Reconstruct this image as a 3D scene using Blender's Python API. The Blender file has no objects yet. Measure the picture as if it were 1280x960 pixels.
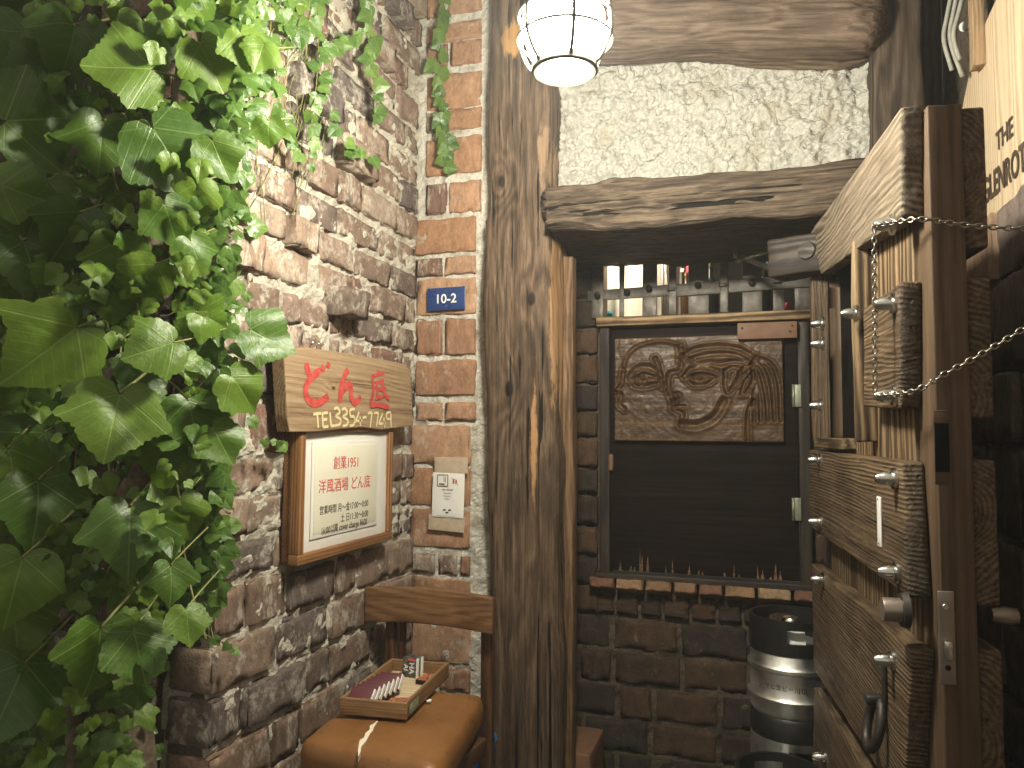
import bpy, bmesh, math, random
from mathutils import Vector, Matrix, noise
R = math.radians
random.seed(7)
scene = bpy.context.scene
COL = scene.collection

# ------------------------------------------------------------------ camera
FPX, CAM_H = 960.0, 1.2
yaw, pit, rol = R(18), R(3.6), R(0.4)
F0 = Vector((-math.sin(yaw), math.cos(yaw), 0)); R0 = Vector((math.cos(yaw), math.sin(yaw), 0)); UZ = Vector((0, 0, 1))
CF = F0*math.cos(pit) + UZ*math.sin(pit); U0 = UZ*math.cos(pit) - F0*math.sin(pit)
CR = R0*math.cos(rol) + U0*math.sin(rol); CU = U0*math.cos(rol) - R0*math.sin(rol)
CP = Vector((0, 0, CAM_H))
cam_d = bpy.data.cameras.new('camera'); cam = bpy.data.objects.new('camera', cam_d); COL.objects.link(cam)
cam_d.sensor_fit = 'HORIZONTAL'; cam_d.sensor_width = 36.0; cam_d.lens = FPX/1280*36.0
cam_d.clip_start = 0.02; cam_d.clip_end = 500
cam.matrix_world = Matrix(((CR.x, CU.x, -CF.x, CP.x), (CR.y, CU.y, -CF.y, CP.y), (CR.z, CU.z, -CF.z, CP.z), (0, 0, 0, 1)))
scene.camera = cam

# ------------------------------------------------------------------ night sky, exposure
w = bpy.data.worlds.new('World'); scene.world = w; w.use_nodes = True
bg = w.node_tree.nodes['Background']
bg.inputs['Color'].default_value = (1.0, 0.93, 0.77, 1); bg.inputs['Strength'].default_value = 0.15
LAMP_STRENGTH = 135.0
LAMP_COLOR = (1.0, 0.95, 0.79, 1)
scene.view_settings.view_transform = 'Standard'; scene.view_settings.look = 'None'
scene.view_settings.exposure = 1.82; scene.view_settings.gamma = 1.0
scene.render.engine = 'CYCLES'
scene.cycles.use_denoising = True
scene.cycles.max_bounces = 6
scene.cycles.volume_bounces = 0
GLARE_DENSITY = .009
scene.cycles.caustics_reflective = False; scene.cycles.caustics_refractive = False
scene.cycles.sample_clamp_indirect = 4.0

# ------------------------------------------------------------------ places: a point of the photograph on a given plane
def ray(px, py): return CF + CR*((px-640)/FPX) + CU*((480-py)/FPX)
def on(px, py, p0, n):
    d = ray(px, py); return CP + d*((Vector(p0)-CP).dot(Vector(n))/d.dot(Vector(n)))
def onX(px, py, x): return on(px, py, (x, 0, 0), (1, 0, 0))
def onY(px, py, y): return on(px, py, (0, y, 0), (0, 1, 0))
def onZ(px, py, z): return on(px, py, (0, 0, z), (0, 0, 1))

# ------------------------------------------------------------------ object helpers
WORLD_INV = {}
def frame(o, ex, ey):
    ex = Vector(ex).normalized(); ez = ex.cross(Vector(ey)).normalized(); ey = ez.cross(ex)
    o = Vector(o)
    return Matrix(((ex.x, ey.x, ez.x, o.x), (ex.y, ey.y, ez.y, o.y), (ex.z, ey.z, ez.z, o.z), (0, 0, 0, 1)))
def tag(o, label=None, cat=None, group=None, kind=None):
    if label: o['label'] = label
    if cat: o['category'] = cat
    if group: o['group'] = group
    if kind: o['kind'] = kind
    return o
def thing(name, loc, label=None, cat=None, group=None, kind=None):
    o = bpy.data.objects.new(name, None); o.empty_display_size = .05
    COL.objects.link(o); o.matrix_world = Matrix.Translation(Vector(loc)); WORLD_INV[o.name] = Matrix.Translation(-Vector(loc))
    return tag(o, label, cat, group, kind)
def link(name, data, mat=None, parent=None, m=None):
    o = bpy.data.objects.new(name, data); COL.objects.link(o)
    m = m or Matrix()
    if mat is not None and hasattr(data, 'materials') and len(data.materials) == 0: data.materials.append(mat)
    if parent is not None:
        o.parent = parent; o.matrix_parent_inverse = WORLD_INV.get(parent.name, Matrix())
    o.matrix_basis = m
    WORLD_INV[o.name] = m.inverted()
    return o
def to_mesh(name, bm, smooth=False):
    me = bpy.data.meshes.new(name); bm.to_mesh(me); bm.free()
    if smooth: me.polygons.foreach_set('use_smooth', [True]*len(me.polygons))
    return me
def pydata(name, vs, fs, smooth=False):
    me = bpy.data.meshes.new(name); me.from_pydata([tuple(v) for v in vs], [], fs); me.update()
    if smooth: me.polygons.foreach_set('use_smooth', [True]*len(me.polygons))
    return me
def fbm(p, o=4): return noise.fractal(p, 0.9, 2.1, o)

def rbox(name, sx, sy, sz, r=.003, nx=1, ny=1, nz=1, disp=None, smooth=True):
    """a box with rounded edges on a grid; disp(p, n) moves each vertex"""
    r = max(min(r, sx*.49, sy*.49, sz*.49), 1e-5)
    def line(s, n):
        h = s/2; e = [-h, -h+r*.35, -h+r]; f = [h-r, h-r*.35, h]
        mid = [-h+r + (s-2*r)*i/n for i in range(1, n)]
        return e+mid+f
    ax, ay, az = line(sx, nx), line(sy, ny), line(sz, nz)
    vs, fs, idx = [], [], {}
    hx, hy, hz = sx/2-r, sy/2-r, sz/2-r
    def V(x, y, z):
        k = (round(x, 6), round(y, 6), round(z, 6))
        if k in idx: return idx[k]
        c = Vector((max(-hx, min(hx, x)), max(-hy, min(hy, y)), max(-hz, min(hz, z))))
        d = Vector((x, y, z))-c
        n = d.normalized() if d.length > 1e-9 else Vector((0, 0, 1))
        p = c+n*r
        if disp: p = disp(p, n)
        idx[k] = len(vs); vs.append(p); return idx[k]
    def face(A, B, fn, flip):
        for i in range(len(A)-1):
            for j in range(len(B)-1):
                q = [V(*fn(A[i], B[j])), V(*fn(A[i+1], B[j])), V(*fn(A[i+1], B[j+1])), V(*fn(A[i], B[j+1]))]
                fs.append(q[::-1] if flip else q)
    face(ax, ay, lambda a, b: (a, b, sz/2), False); face(ax, ay, lambda a, b: (a, b, -sz/2), True)
    face(ax, az, lambda a, b: (a, sy/2, b), True); face(ax, az, lambda a, b: (a, -sy/2, b), False)
    face(ay, az, lambda a, b: (sx/2, a, b), False); face(ay, az, lambda a, b: (-sx/2, a, b), True)
    return pydata(name, vs, fs, smooth)

def rough(amp, scale, seed=0, aniso=(1, 1, 1), oct=3):
    off = Vector((seed*7.31, seed*3.17, seed*5.9))
    def f(p, n):
        q = Vector((p.x*aniso[0], p.y*aniso[1], p.z*aniso[2]))*scale+off
        return p + n*(fbm(q, oct)*amp)
    return f

def quadboard(name, c00, c10, c11, c01, thick, r=.004, nx=6, ny=3, nz=1, amp=.0015, scale=25, seed=0):
    """a board whose face is a quadrilateral in its own XY plane (front face at z = 0, body behind)"""
    c00, c10, c11, c01 = [Vector(c) for c in (c00, c10, c11, c01)]
    L = ((c10-c00).length+(c11-c01).length)/2; Hh = ((c01-c00).length+(c11-c10).length)/2
    off = Vector((seed*3.7, seed*1.9, seed*.7))
    def f(p, n):
        u, v = p.x/L+.5, p.y/Hh+.5
        q = (c00*(1-u)+c10*u)*(1-v)+(c01*(1-u)+c11*u)*v
        q = Vector((q.x, q.y, p.z-thick/2))
        return q + n*(fbm(q*scale+off, 3)*amp)
    return rbox(name, L, Hh, thick, r, nx, ny, nz, f)

def polyplate(name, pts, thick, bevel=.003, front=0.0):
    bm = bmesh.new()
    vs = [bm.verts.new((p[0], p[1], front)) for p in pts]
    f = bm.faces.new(vs); f.normal_update()
    if f.normal.z < 0: f.normal_flip()
    ex = bmesh.ops.extrude_face_region(bm, geom=[f])
    nv = [v for v in ex['geom'] if isinstance(v, bmesh.types.BMVert)]
    bmesh.ops.translate(bm, vec=(0, 0, -thick), verts=vs)
    bmesh.ops.recalc_face_normals(bm, faces=bm.faces)
    if bevel > 0:
        bmesh.ops.bevel(bm, geom=[e for e in bm.edges], offset=bevel, segments=2, affect='EDGES', profile=.6)
    return to_mesh(name, bm)

def add_box(bm, c, s, m=None):
    c = Vector(c)
    vs = []
    for dx in (-.5, .5):
        for dy in (-.5, .5):
            for dz in (-.5, .5):
                p = c+Vector((dx*s[0], dy*s[1], dz*s[2]))
                vs.append(bm.verts.new(m @ p if m else p))
    for q in ((0, 1, 3, 2), (4, 6, 7, 5), (0, 4, 5, 1), (2, 3, 7, 6), (0, 2, 6, 4), (1, 5, 7, 3)):
        bm.faces.new([vs[i] for i in q])
def add_tube(bm, pts, rad, seg=8, cap=True):
    pts = [Vector(p) for p in pts]; rings = []
    rr = rad if isinstance(rad, (list, tuple)) else [rad]*len(pts)
    prev = None
    for i, p in enumerate(pts):
        t = (pts[min(i+1, len(pts)-1)]-pts[max(i-1, 0)]).normalized()
        if prev is None:
            a = Vector((0, 0, 1)) if abs(t.z) < .9 else Vector((1, 0, 0))
            n = t.cross(a).normalized()
        else:
            n = (prev-t*prev.dot(t)).normalized()
        prev = n; b = t.cross(n)
        rings.append([bm.verts.new(p+(n*math.cos(2*math.pi*k/seg)+b*math.sin(2*math.pi*k/seg))*rr[i]) for k in range(seg)])
    for i in range(len(rings)-1):
        for k in range(seg):
            bm.faces.new((rings[i][k], rings[i][(k+1) % seg], rings[i+1][(k+1) % seg], rings[i+1][k]))
    if cap:
        bm.faces.new(rings[0][::-1]); bm.faces.new(rings[-1])
def tube(name, pts, rad, seg=8):
    bm = bmesh.new(); add_tube(bm, pts, rad, seg); bmesh.ops.recalc_face_normals(bm, faces=bm.faces); return to_mesh(name, bm, True)
def lathe(name, prof, seg=32, smooth=True, closed=False):
    vs, fs = [], []
    n = len(prof)
    for i in range(seg):
        a = 2*math.pi*i/seg
        for r, z in prof: vs.append((r*math.cos(a), r*math.sin(a), z))
    m = n if closed else n-1
    for i in range(seg):
        for j in range(m):
            a, b = i*n+j, i*n+(j+1) % n
            c, d = ((i+1) % seg)*n+(j+1) % n, ((i+1) % seg)*n+j
            fs.append((a, d, c, b))
    me = pydata(name, vs, fs, smooth)
    bm = bmesh.new(); bm.from_mesh(me); bmesh.ops.remove_doubles(bm, verts=bm.verts, dist=1e-6)
    bmesh.ops.dissolve_degenerate(bm, edges=bm.edges, dist=1e-7); bmesh.ops.recalc_face_normals(bm, faces=bm.faces)
    bm.to_mesh(me); bm.free()
    if smooth:
        me.polygons.foreach_set('use_smooth', [True]*len(me.polygons))
        try: me.set_sharp_from_angle(angle=R(40))
        except Exception: pass
    return me
def smooth_line(pts, n=8):
    """Catmull-Rom through pts"""
    P = [Vector(p) for p in pts]; P = [P[0]*2-P[1]]+P+[P[-1]*2-P[-2]]; out = []
    for i in range(1, len(P)-2):
        for k in range(n):
            t = k/n; a, b, c, d = P[i-1:i+3]
            out.append(.5*((2*b)+(c-a)*t+(2*a-5*b+4*c-d)*t*t+(3*b-a-3*c+d)*t**3))
    out.append(P[-2]); return out
def ribbon(bm, pts, width, z=0.0, curved=True, ends=1.0):
    """a flat brush stroke in the XY plane"""
    pts = [Vector((p[0], p[1], 0)) for p in pts]
    P = smooth_line(pts, 6) if curved and len(pts) > 2 else pts
    if not curved and len(P) > 2:
        for i in range(len(P)-1): ribbon(bm, [P[i], P[i+1]], width, z+.00005*(i+1), False)
        return
    L, Rr = [], []
    for i, p in enumerate(P):
        t = (P[min(i+1, len(P)-1)]-P[max(i-1, 0)]).normalized(); n = Vector((-t.y, t.x, 0))
        wd = width*.5*(1.0 if 0 < i < len(P)-1 else ends)
        L.append(bm.verts.new((p.x+n.x*wd, p.y+n.y*wd, z))); Rr.append(bm.verts.new((p.x-n.x*wd, p.y-n.y*wd, z)))
    for i in range(len(P)-1): bm.faces.new((L[i], Rr[i], Rr[i+1], L[i+1]))
def text(body, size, m, mat, parent, align='CENTER', sx=1.0, bold=0.0, name='lettering'):
    cu = bpy.data.curves.new(name, 'FONT'); cu.body = body; cu.size = size; cu.align_x = align; cu.align_y = 'CENTER'
    cu.offset = bold; cu.extrude = .0002; cu.resolution_u = 3
    cu.materials.append(mat)
    o = link(name, cu, None, parent, m @ Matrix.Diagonal((sx, 1, 1, 1))); TEXTS.append(o); return o
TEXTS = []

# ------------------------------------------------------------------ materials
class NB:
    def __init__(s, name, rough=.6, spec=.4, metal=0.0):
        s.m = bpy.data.materials.new(name); s.m.use_nodes = True; s.t = s.m.node_tree; s.n = s.t.nodes
        s.b = s.n['Principled BSDF']; s.b.inputs['Roughness'].default_value = rough
        s.b.inputs['Specular IOR Level'].default_value = spec; s.b.inputs['Metallic'].default_value = metal
    def set(s, sock, v):
        if isinstance(v, bpy.types.NodeSocket): s.t.links.new(v, sock)
        elif v is not None:
            if hasattr(sock.default_value, '__len__') and not hasattr(v, '__len__'): v = (v, v, v)
            if hasattr(sock.default_value, '__len__') and len(sock.default_value) == 4 and len(v) == 3: v = (*v, 1)
            sock.default_value = v
    def math(s, op, a, b=None, c=None, clamp=False):
        n = s.n.new('ShaderNodeMath'); n.operation = op; n.use_clamp = clamp
        for i, v in enumerate((a, b, c)):
            if v is not None: s.set(n.inputs[i], v)
        return n.outputs[0]
    def vec(s, op, a, b=None, scale=None):
        n = s.n.new('ShaderNodeVectorMath'); n.operation = op; s.set(n.inputs[0], a)
        if b is not None: s.set(n.inputs[1], b)
        if scale is not None: s.set(n.inputs['Scale'], scale)
        return n.outputs['Value'] if op in ('LENGTH', 'DISTANCE', 'DOT_PRODUCT') else n.outputs[0]
    def coord(s, kind='Object', rand=True):
        v = s.n.new('ShaderNodeTexCoord').outputs[kind]
        if rand: v = s.vec('ADD', v, s.vec('SCALE', (17.3, 9.1, 13.7), scale=s.rand()))
        return v
    def rand(s): return s.n.new('ShaderNodeObjectInfo').outputs['Random']
    def map(s, v, sc): return s.vec('MULTIPLY', v, sc if hasattr(sc, '__len__') else (sc, sc, sc))
    def sep(s, v):
        n = s.n.new('ShaderNodeSeparateXYZ'); s.set(n.inputs[0], v); return n.outputs
    def noise(s, v, scale, detail=4, rough=.55, dist=0.0):
        n = s.n.new('ShaderNodeTexNoise'); s.set(n.inputs['Vector'], v); n.inputs['Scale'].default_value = scale
        n.inputs['Detail'].default_value = detail; n.inputs['Roughness'].default_value = rough; n.inputs['Distortion'].default_value = dist
        return n.outputs[0]
    def voro(s, v, scale, feature='F1', rnd=1.0):
        n = s.n.new('ShaderNodeTexVoronoi'); n.feature = feature; s.set(n.inputs['Vector'], v); n.inputs['Scale'].default_value = scale
        n.inputs['Randomness'].default_value = rnd
        return n.outputs['Distance']
    def ramp(s, f, stops, interp='LINEAR'):
        n = s.n.new('ShaderNodeValToRGB'); s.set(n.inputs[0], f); e = n.color_ramp; e.interpolation = interp
        while len(e.elements) < len(stops): e.elements.new(.5)
        for el, (p, c) in zip(e.elements, stops):
            el.position = p; el.color = (*c, 1) if hasattr(c, '__len__') else (c, c, c, 1)
        return n.outputs[0]
    def mask(s, f, lo, hi):
        n = s.n.new('ShaderNodeMapRange'); n.interpolation_type = 'SMOOTHSTEP'; s.set(n.inputs[0], f)
        n.inputs[1].default_value = lo; n.inputs[2].default_value = hi
        return n.outputs[0]
    def mix(s, f, a, b, mode='MIX'):
        n = s.n.new('ShaderNodeMix'); n.data_type = 'RGBA'; n.blend_type = mode
        s.set(n.inputs['Factor'], f); s.set(n.inputs[6], a); s.set(n.inputs[7], b); return n.outputs[2]
    def bump(s, h, strength=.5, dist=.01):
        n = s.n.new('ShaderNodeBump'); n.inputs['Strength'].default_value = strength; n.inputs['Distance'].default_value = dist
        s.set(n.inputs['Height'], h); s.t.links.new(n.outputs[0], s.b.inputs['Normal']); return n
    def color(s, c): s.set(s.b.inputs['Base Color'], c); return s
    def rough(s, r): s.set(s.b.inputs['Roughness'], r); return s

def plain(name, c, rough=.6, spec=.4, metal=0.0, var=.15, scale=40, bump=.1, bdist=.002):
    k = NB(name, rough, spec, metal); v = k.coord()
    f = k.noise(v, scale, 4)
    lo = tuple(x*(1-var) for x in c); hi = tuple(min(1, x*(1+var)) for x in c)
    k.color(k.ramp(f, [(.3, lo), (.7, hi)]))
    k.rough(k.ramp(k.noise(v, scale*.4, 3), [(.3, max(.03, rough-.1)), (.7, min(1, rough+.1))]))
    if bump: k.bump(f, bump, bdist)
    return k.m

def wood(name, dark, mid, light, rings=55, warp=1.6, pith=(0.05, -.11), bump=.5, bdist=.003, rough=.62, spec=.3, knots=(), fiber=1.0, blotch=.5, patch=None, cracks=.5, ringw=.30, auto=0.0, con=2.3, ck=(.31, .24)):
    """long grain along the object's X axis, growth rings round a pith line beside it"""
    k = NB(name, rough, spec); v0 = k.n.new('ShaderNodeTexCoord').outputs['Object']; v = k.coord()
    x, y, z = k.sep(v0)[:3]
    rnd = k.rand()
    py = k.math('ADD', y, k.math('MULTIPLY_ADD', rnd, .12, pith[0]-.06)); pz = k.math('ADD', z, pith[1])
    r = k.math('SQRT', k.math('ADD', k.math('MULTIPLY', py, py), k.math('MULTIPLY', pz, pz)))
    wv = k.noise(k.map(v, (.9, 4, 4)), 1.5, 2, .45)
    wv2 = k.noise(k.map(v, (3.5, 22, 22)), 1.0, 3, .6)
    ph = k.math('ADD', k.math('MULTIPLY_ADD', r, rings*2.0, k.math('MULTIPLY', wv, warp*4.2)), k.math('MULTIPLY', wv2, 1.0))
    if auto:
        vd = k.voro(k.map(v, (2.3, 7, 7)), 1.0); ph = k.math('MULTIPLY_ADD', k.math('EXPONENT', k.math('MULTIPLY', k.math('MULTIPLY', vd, vd), -9.0)), auto, ph)
    kn = None
    for (kx, ky, ks, amp) in knots:
        dx = k.math('MULTIPLY', k.math('SUBTRACT', x, kx), .55/ks); dy = k.math('DIVIDE', k.math('SUBTRACT', y, ky), ks)
        d2 = k.math('ADD', k.math('MULTIPLY', dx, dx), k.math('MULTIPLY', dy, dy))
        g = k.math('EXPONENT', k.math('MULTIPLY', d2, -1.0))
        ph = k.math('MULTIPLY_ADD', g, amp, ph)
        kk = k.math('EXPONENT', k.math('MULTIPLY', d2, -14.0))
        kn = kk if kn is None else k.math('MAXIMUM', kn, kk)
    sn = k.math('MULTIPLY_ADD', k.math('SINE', k.math('MULTIPLY', ph, 6.2832)), .5, .5)
    fb = k.noise(k.map(v, (5, 150, 150)), 1.0, 4, .7)
    fb2 = k.noise(k.map(v, (1.6, 70, 70)), 1.0, 5, .7)
    fb3 = k.noise(k.map(v, (20, 120, 120)), 1.0, 6, .78)
    env = k.mask(k.noise(k.map(v, (1.6, 9, 9)), 1.0, 2), .30, .62)
    sn = k.math('MULTIPLY_ADD', k.math('SUBTRACT', sn, .5), k.math('MULTIPLY_ADD', env, .75, .25), .5)
    f = k.math('ADD', k.math('MULTIPLY', sn, ringw), k.math('ADD', k.math('MULTIPLY', fb, .36*fiber), k.math('ADD', k.math('MULTIPLY', fb2, .58-ringw), k.math('MULTIPLY', fb3, .24))))
    f = k.math('MULTIPLY_ADD', k.math('SUBTRACT', f, .58), con, .50)
    c = k.ramp(f, [(.15, dark), (.5, mid), (.9, light)])
    bl = k.noise(v, 5, 4)
    c = k.mix(k.math('MULTIPLY', k.mask(bl, .45, .75), blotch), c, dark)
    cr = k.mask(k.noise(k.map(v, (1.3, 70, 70)), 1.0, 2, .4), *ck)
    crk = k.math('MULTIPLY', cr, cracks)
    c = k.mix(crk, c, tuple(d*.25 for d in dark))
    if kn is not None: c = k.mix(k.mask(kn, .3, .7), c, tuple(d*.5 for d in dark))
    for (qx, qy, sx, sy, col, th) in (patch or ()):
        dx = k.math('DIVIDE', k.math('SUBTRACT', x, qx), sx); dy = k.math('DIVIDE', k.math('SUBTRACT', y, qy), sy)
        g = k.math('EXPONENT', k.math('MULTIPLY', k.math('ADD', k.math('MULTIPLY', dx, dx), k.math('MULTIPLY', dy, dy)), -1.0))
        nn = k.noise(k.map(v, (14, 60, 60)), 1.0, 5, .7)
        mk = k.mask(k.math('ADD', k.math('MULTIPLY', g, .75), k.math('MULTIPLY', nn, .6)), th, th+.12)
        c = k.mix(mk, c, col)
    k.color(c)
    h = k.math('ADD', k.math('MULTIPLY', sn, ringw*1.6), k.math('ADD', k.math('MULTIPLY_ADD', fb3, .5, fb2), k.math('MULTIPLY', fb, .25)))
    h = k.math('SUBTRACT', h, k.math('MULTIPLY', crk, 1.2))
    if kn is not None: h = k.math('ADD', h, kn)
    k.bump(h, bump, bdist)
    k.rough(k.ramp(f, [(.3, min(1, rough+.12)), (.8, max(.1, rough-.1))]))
    return k.m

def brickmat(name, pal, lime=.25, soot=.3, limec=(.50, .45, .37)):
    k = NB(name, .85, .25); v = k.coord(); rnd = k.rand()
    n = len(pal)
    base = k.ramp(rnd, [(i/n, c) for i, c in enumerate(pal)], 'CONSTANT')
    f = k.noise(v, 22, 6, .6)
    c = k.mix(1.0, base, k.ramp(k.math('MULTIPLY_ADD', k.noise(v, 90, 4, .7), .45, k.math('MULTIPLY', f, .55)), [(.3, .55), (.5, 1.0), (.7, 1.5)]), 'MULTIPLY')
    bl = k.noise(v, 9, 3)
    c = k.mix(k.math('MULTIPLY', k.mask(bl, .52, .68), soot), c, (.035, .028, .026))
    lm = k.math('ADD', k.math('MULTIPLY', k.noise(v, 14, 6, .7), .7), k.math('MULTIPLY', k.noise(v, 70, 3, .6), .3))
    c = k.mix(k.math('MULTIPLY', k.mask(lm, .60-.2*lime, .74-.2*lime), .75), c, limec)
    pits = k.mask(k.voro(v, 150), .22, .05)
    pits = k.math('MULTIPLY', pits, k.mask(k.noise(v, 30, 2), .5, .62))
    c = k.mix(k.math('MULTIPLY', pits, .6), c, (.03, .022, .02))
    k.color(c)
    h = k.math('ADD', k.math('MULTIPLY', f, .8), k.math('MULTIPLY', k.noise(v, 120, 4, .65), .45))
    h = k.math('SUBTRACT', h, k.math('MULTIPLY', pits, .6))
    k.bump(h, .8, .007)
    return k.m

def mortarmat(name, a=(.40, .36, .29), b=(.58, .53, .44), dirt=(.12, .09, .07)):
    k = NB(name, .95, .15); v = k.coord(rand=False)
    f = k.noise(v, 160, 5, .7); g = k.noise(v, 12, 4)
    c = k.ramp(f, [(.35, a), (.65, b)])
    c = k.mix(k.mask(g, .5, .72), c, dirt)
    sp = k.mask(k.voro(v, 240), .2, .1); c = k.mix(k.math('MULTIPLY', sp, .5), c, (.1, .085, .07))
    k.color(c); k.bump(k.math('ADD', f, k.math('MULTIPLY', k.noise(v, 45, 4), 1.4)), .8, .008)
    return k.m

M = {}
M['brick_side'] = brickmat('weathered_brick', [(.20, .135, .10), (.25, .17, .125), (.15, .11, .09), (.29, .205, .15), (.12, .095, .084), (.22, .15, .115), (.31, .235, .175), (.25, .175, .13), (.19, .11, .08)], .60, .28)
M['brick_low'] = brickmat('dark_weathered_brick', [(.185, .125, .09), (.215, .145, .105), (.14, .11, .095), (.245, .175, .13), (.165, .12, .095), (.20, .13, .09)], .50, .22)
M['brick_pier'] = brickmat('red_brick', [(.36, .20, .115), (.33, .18, .10), (.40, .24, .15), (.30, .165, .10), (.38, .215, .13)], .32, .10)
M['brick_back'] = brickmat('recess_shade_brick', [(.062, .038, .026), (.075, .045, .027), (.046, .032, .025), (.09, .052, .03), (.04, .03, .025)], .10, .4, (.20, .15, .10))  # very dark palette: shade of the recess put into the brick colour
M['brick_right'] = brickmat('dark_stone_brick', [(.24, .18, .13), (.19, .145, .115), (.28, .19, .13), (.17, .13, .11)], .30, .4, (.36, .31, .24))
M['brick_sill'] = brickmat('lit_tone_sill_brick', [(.30, .18, .10), (.24, .14, .08), (.20, .10, .065), (.33, .22, .13)], .15, .2)  # paler palette: light falling on the sill put into the colour
M['mortar'] = mortarmat('pale_mortar', (.46, .42, .34), (.64, .59, .49), (.34, .30, .24))
M['mortar_bright'] = mortarmat('fresh_mortar', (.52, .49, .42), (.74, .70, .61), (.38, .34, .27))
M['mortar_dark'] = mortarmat('shade_toned_mortar', (.09, .07, .05), (.15, .12, .085), (.035, .028, .022))  # dark copy for recess and covered walls, their shade put into the colour

def plastermat():
    k = NB('rough_cast_plaster', .95, .1); v = k.coord(rand=False)
    f = k.noise(v, 90, 6, .7); g = k.noise(v, 9, 3)
    c = k.ramp(f, [(.3, (.42, .40, .35)), (.55, (.66, .64, .57)), (.75, (.76, .74, .67))])
    c = k.mix(k.mask(g, .55, .75), c, (.52, .48, .39))
    k.color(c)
    ed = k.math('SUBTRACT', 1.0, k.mask(k.voro(k.vec('ADD', v, k.vec('SCALE', (1, 1, 1), scale=k.math('MULTIPLY', k.noise(v, 20, 4), .06))), 13, 'DISTANCE_TO_EDGE'), 0, .05))
    h = k.math('SUBTRACT', k.math('ADD', f, k.math('MULTIPLY', k.noise(v, 30, 5, .65), 1.5)), k.math('MULTIPLY', ed, .35))
    k.bump(h, .9, .012)
    return k.m
M['plaster'] = plastermat()

M['post'] = wood('old_post_wood', (.028, .018, .012), (.095, .060, .037), (.215, .142, .088), rings=42, warp=1.5, pith=(0.02, -.05), bump=.95, bdist=.006, knots=((.62, -.06, .045, 3.2), (-.02, -.03, .06, 2.6), (.25, .04, .05, 1.4), (1.25, .02, .05, 1.5)), blotch=.6, cracks=1.0, ringw=.12, con=2.4, ck=(.37, .31),
                 patch=((1.06, -.02, .10, .06, (.40, .22, .085), .78), (.35, .105, .75, .022, (.36, .21, .10), .80), (-.2, .05, .35, .02, (.40, .22, .10), .86), (.7, .075, .25, .04, (.28, .18, .11), .9)))
M['post_edge'] = wood('post_edge_wood', (.030, .018, .011), (.15, .085, .042), (.30, .19, .10), ringw=.1, bump=.8, bdist=.004, blotch=.7, cracks=.8)
M['lintel'] = wood('hewn_lintel_wood', (.030, .023, .017), (.105, .075, .052), (.24, .18, .125), rings=45, warp=1.8, bump=1.0, bdist=.012, cracks=1.0, blotch=.35, ringw=.10, con=2.6, ck=(.37, .31))
M['log'] = wood('dark_log_wood', (.045, .030, .021), (.125, .085, .06), (.23, .17, .125), rings=26, warp=2.4, bump=.8, bdist=.006, knots=((.18, .02, .06, 3.0), (.32, -.02, .05, 2.2)), blotch=.45, ringw=.12)
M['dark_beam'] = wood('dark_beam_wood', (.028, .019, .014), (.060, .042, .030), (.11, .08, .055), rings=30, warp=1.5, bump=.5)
M['board'] = wood('door_board_wood', (.024, .015, .009), (.105, .068, .038), (.24, .168, .10), rings=60, warp=1.5, pith=(0.03, -.05), bump=1.0, bdist=.007, cracks=.7, blotch=.7, rough=.5, ringw=.14, auto=2.4, con=2.3)
M['board_grey'] = wood('grey_board_wood', (.045, .034, .025), (.15, .115, .08), (.31, .25, .18), rings=38, warp=1.8, pith=(0.03, -.05), bump=1.0, bdist=.006, cracks=.5, blotch=.3, ringw=.22, auto=3.0, patch=((.3, -.06, .25, .06, (.40, .25, .11), .78),))
M['core'] = wood('door_core_wood', (.045, .026, .014), (.082, .050, .028), (.125, .078, .045), ringw=.12, rings=28, warp=.6, bump=.2, bdist=.002, cracks=.1, blotch=.25)
M['core_pale'] = wood('worn_core_wood', (.022, .013, .007), (.095, .058, .029), (.26, .18, .10), rings=28, warp=.8, bump=.5, bdist=.003, cracks=.7, blotch=.3)
M['sign'] = wood('sign_wood', (.15, .09, .047), (.32, .215, .125), (.44, .32, .195), ringw=.14, rings=60, warp=1.2, bump=.5, bdist=.003, cracks=.75, blotch=.12, knots=((-.075, .0, .02, 1.6),))
M['frame'] = wood('frame_wood', (.15, .065, .025), (.26, .125, .05), (.36, .19, .085), rings=70, warp=.5, bump=.15, bdist=.001, cracks=.1, rough=.45)
M['chair_wood'] = wood('chair_wood', (.030, .014, .008), (.085, .038, .018), (.15, .075, .035), rings=50, warp=1.0, bump=.2, bdist=.001, rough=.32, spec=.5, cracks=.1)
M['chair_rail'] = wood('chair_rail_wood', (.06, .028, .012), (.17, .085, .036), (.30, .17, .08), ringw=.12, rings=40, warp=1.4, bump=.2, bdist=.001, rough=.36, spec=.5, cracks=.15)
M['tray'] = wood('tray_wood', (.12, .06, .025), (.24, .135, .06), (.38, .24, .12), ringw=.1, rings=80, warp=.6, bump=.2, bdist=.001, cracks=.2)
M['tray_pale'] = wood('tray_floor_wood', (.40, .29, .17), (.55, .42, .27), (.66, .53, .36), ringw=.08, rings=50, warp=.6, bump=.1, bdist=.001, cracks=.05, blotch=.05)
M['cask'] = wood('cask_oak', (.40, .30, .19), (.53, .41, .27), (.62, .49, .34), rings=38, warp=.8, bump=.15, bdist=.001, cracks=.08, blotch=.1)
M['shutter'] = wood('blackened_shutter_wood', (.005, .003, .0027), (.011, .0062, .005), (.024, .013, .010), rings=30, warp=.6, bump=.2, bdist=.001, cracks=.15, rough=.6, spec=.08, ringw=.03,
                    patch=((0, -.43, .012, 1, (.15, .085, .035), 9),))
M['dark_frame'] = wood('black_frame_wood', (.016, .012, .010), (.036, .027, .021), (.06, .045, .034), rings=40, warp=.8, bump=.3, bdist=.001, rough=.55)
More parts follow.
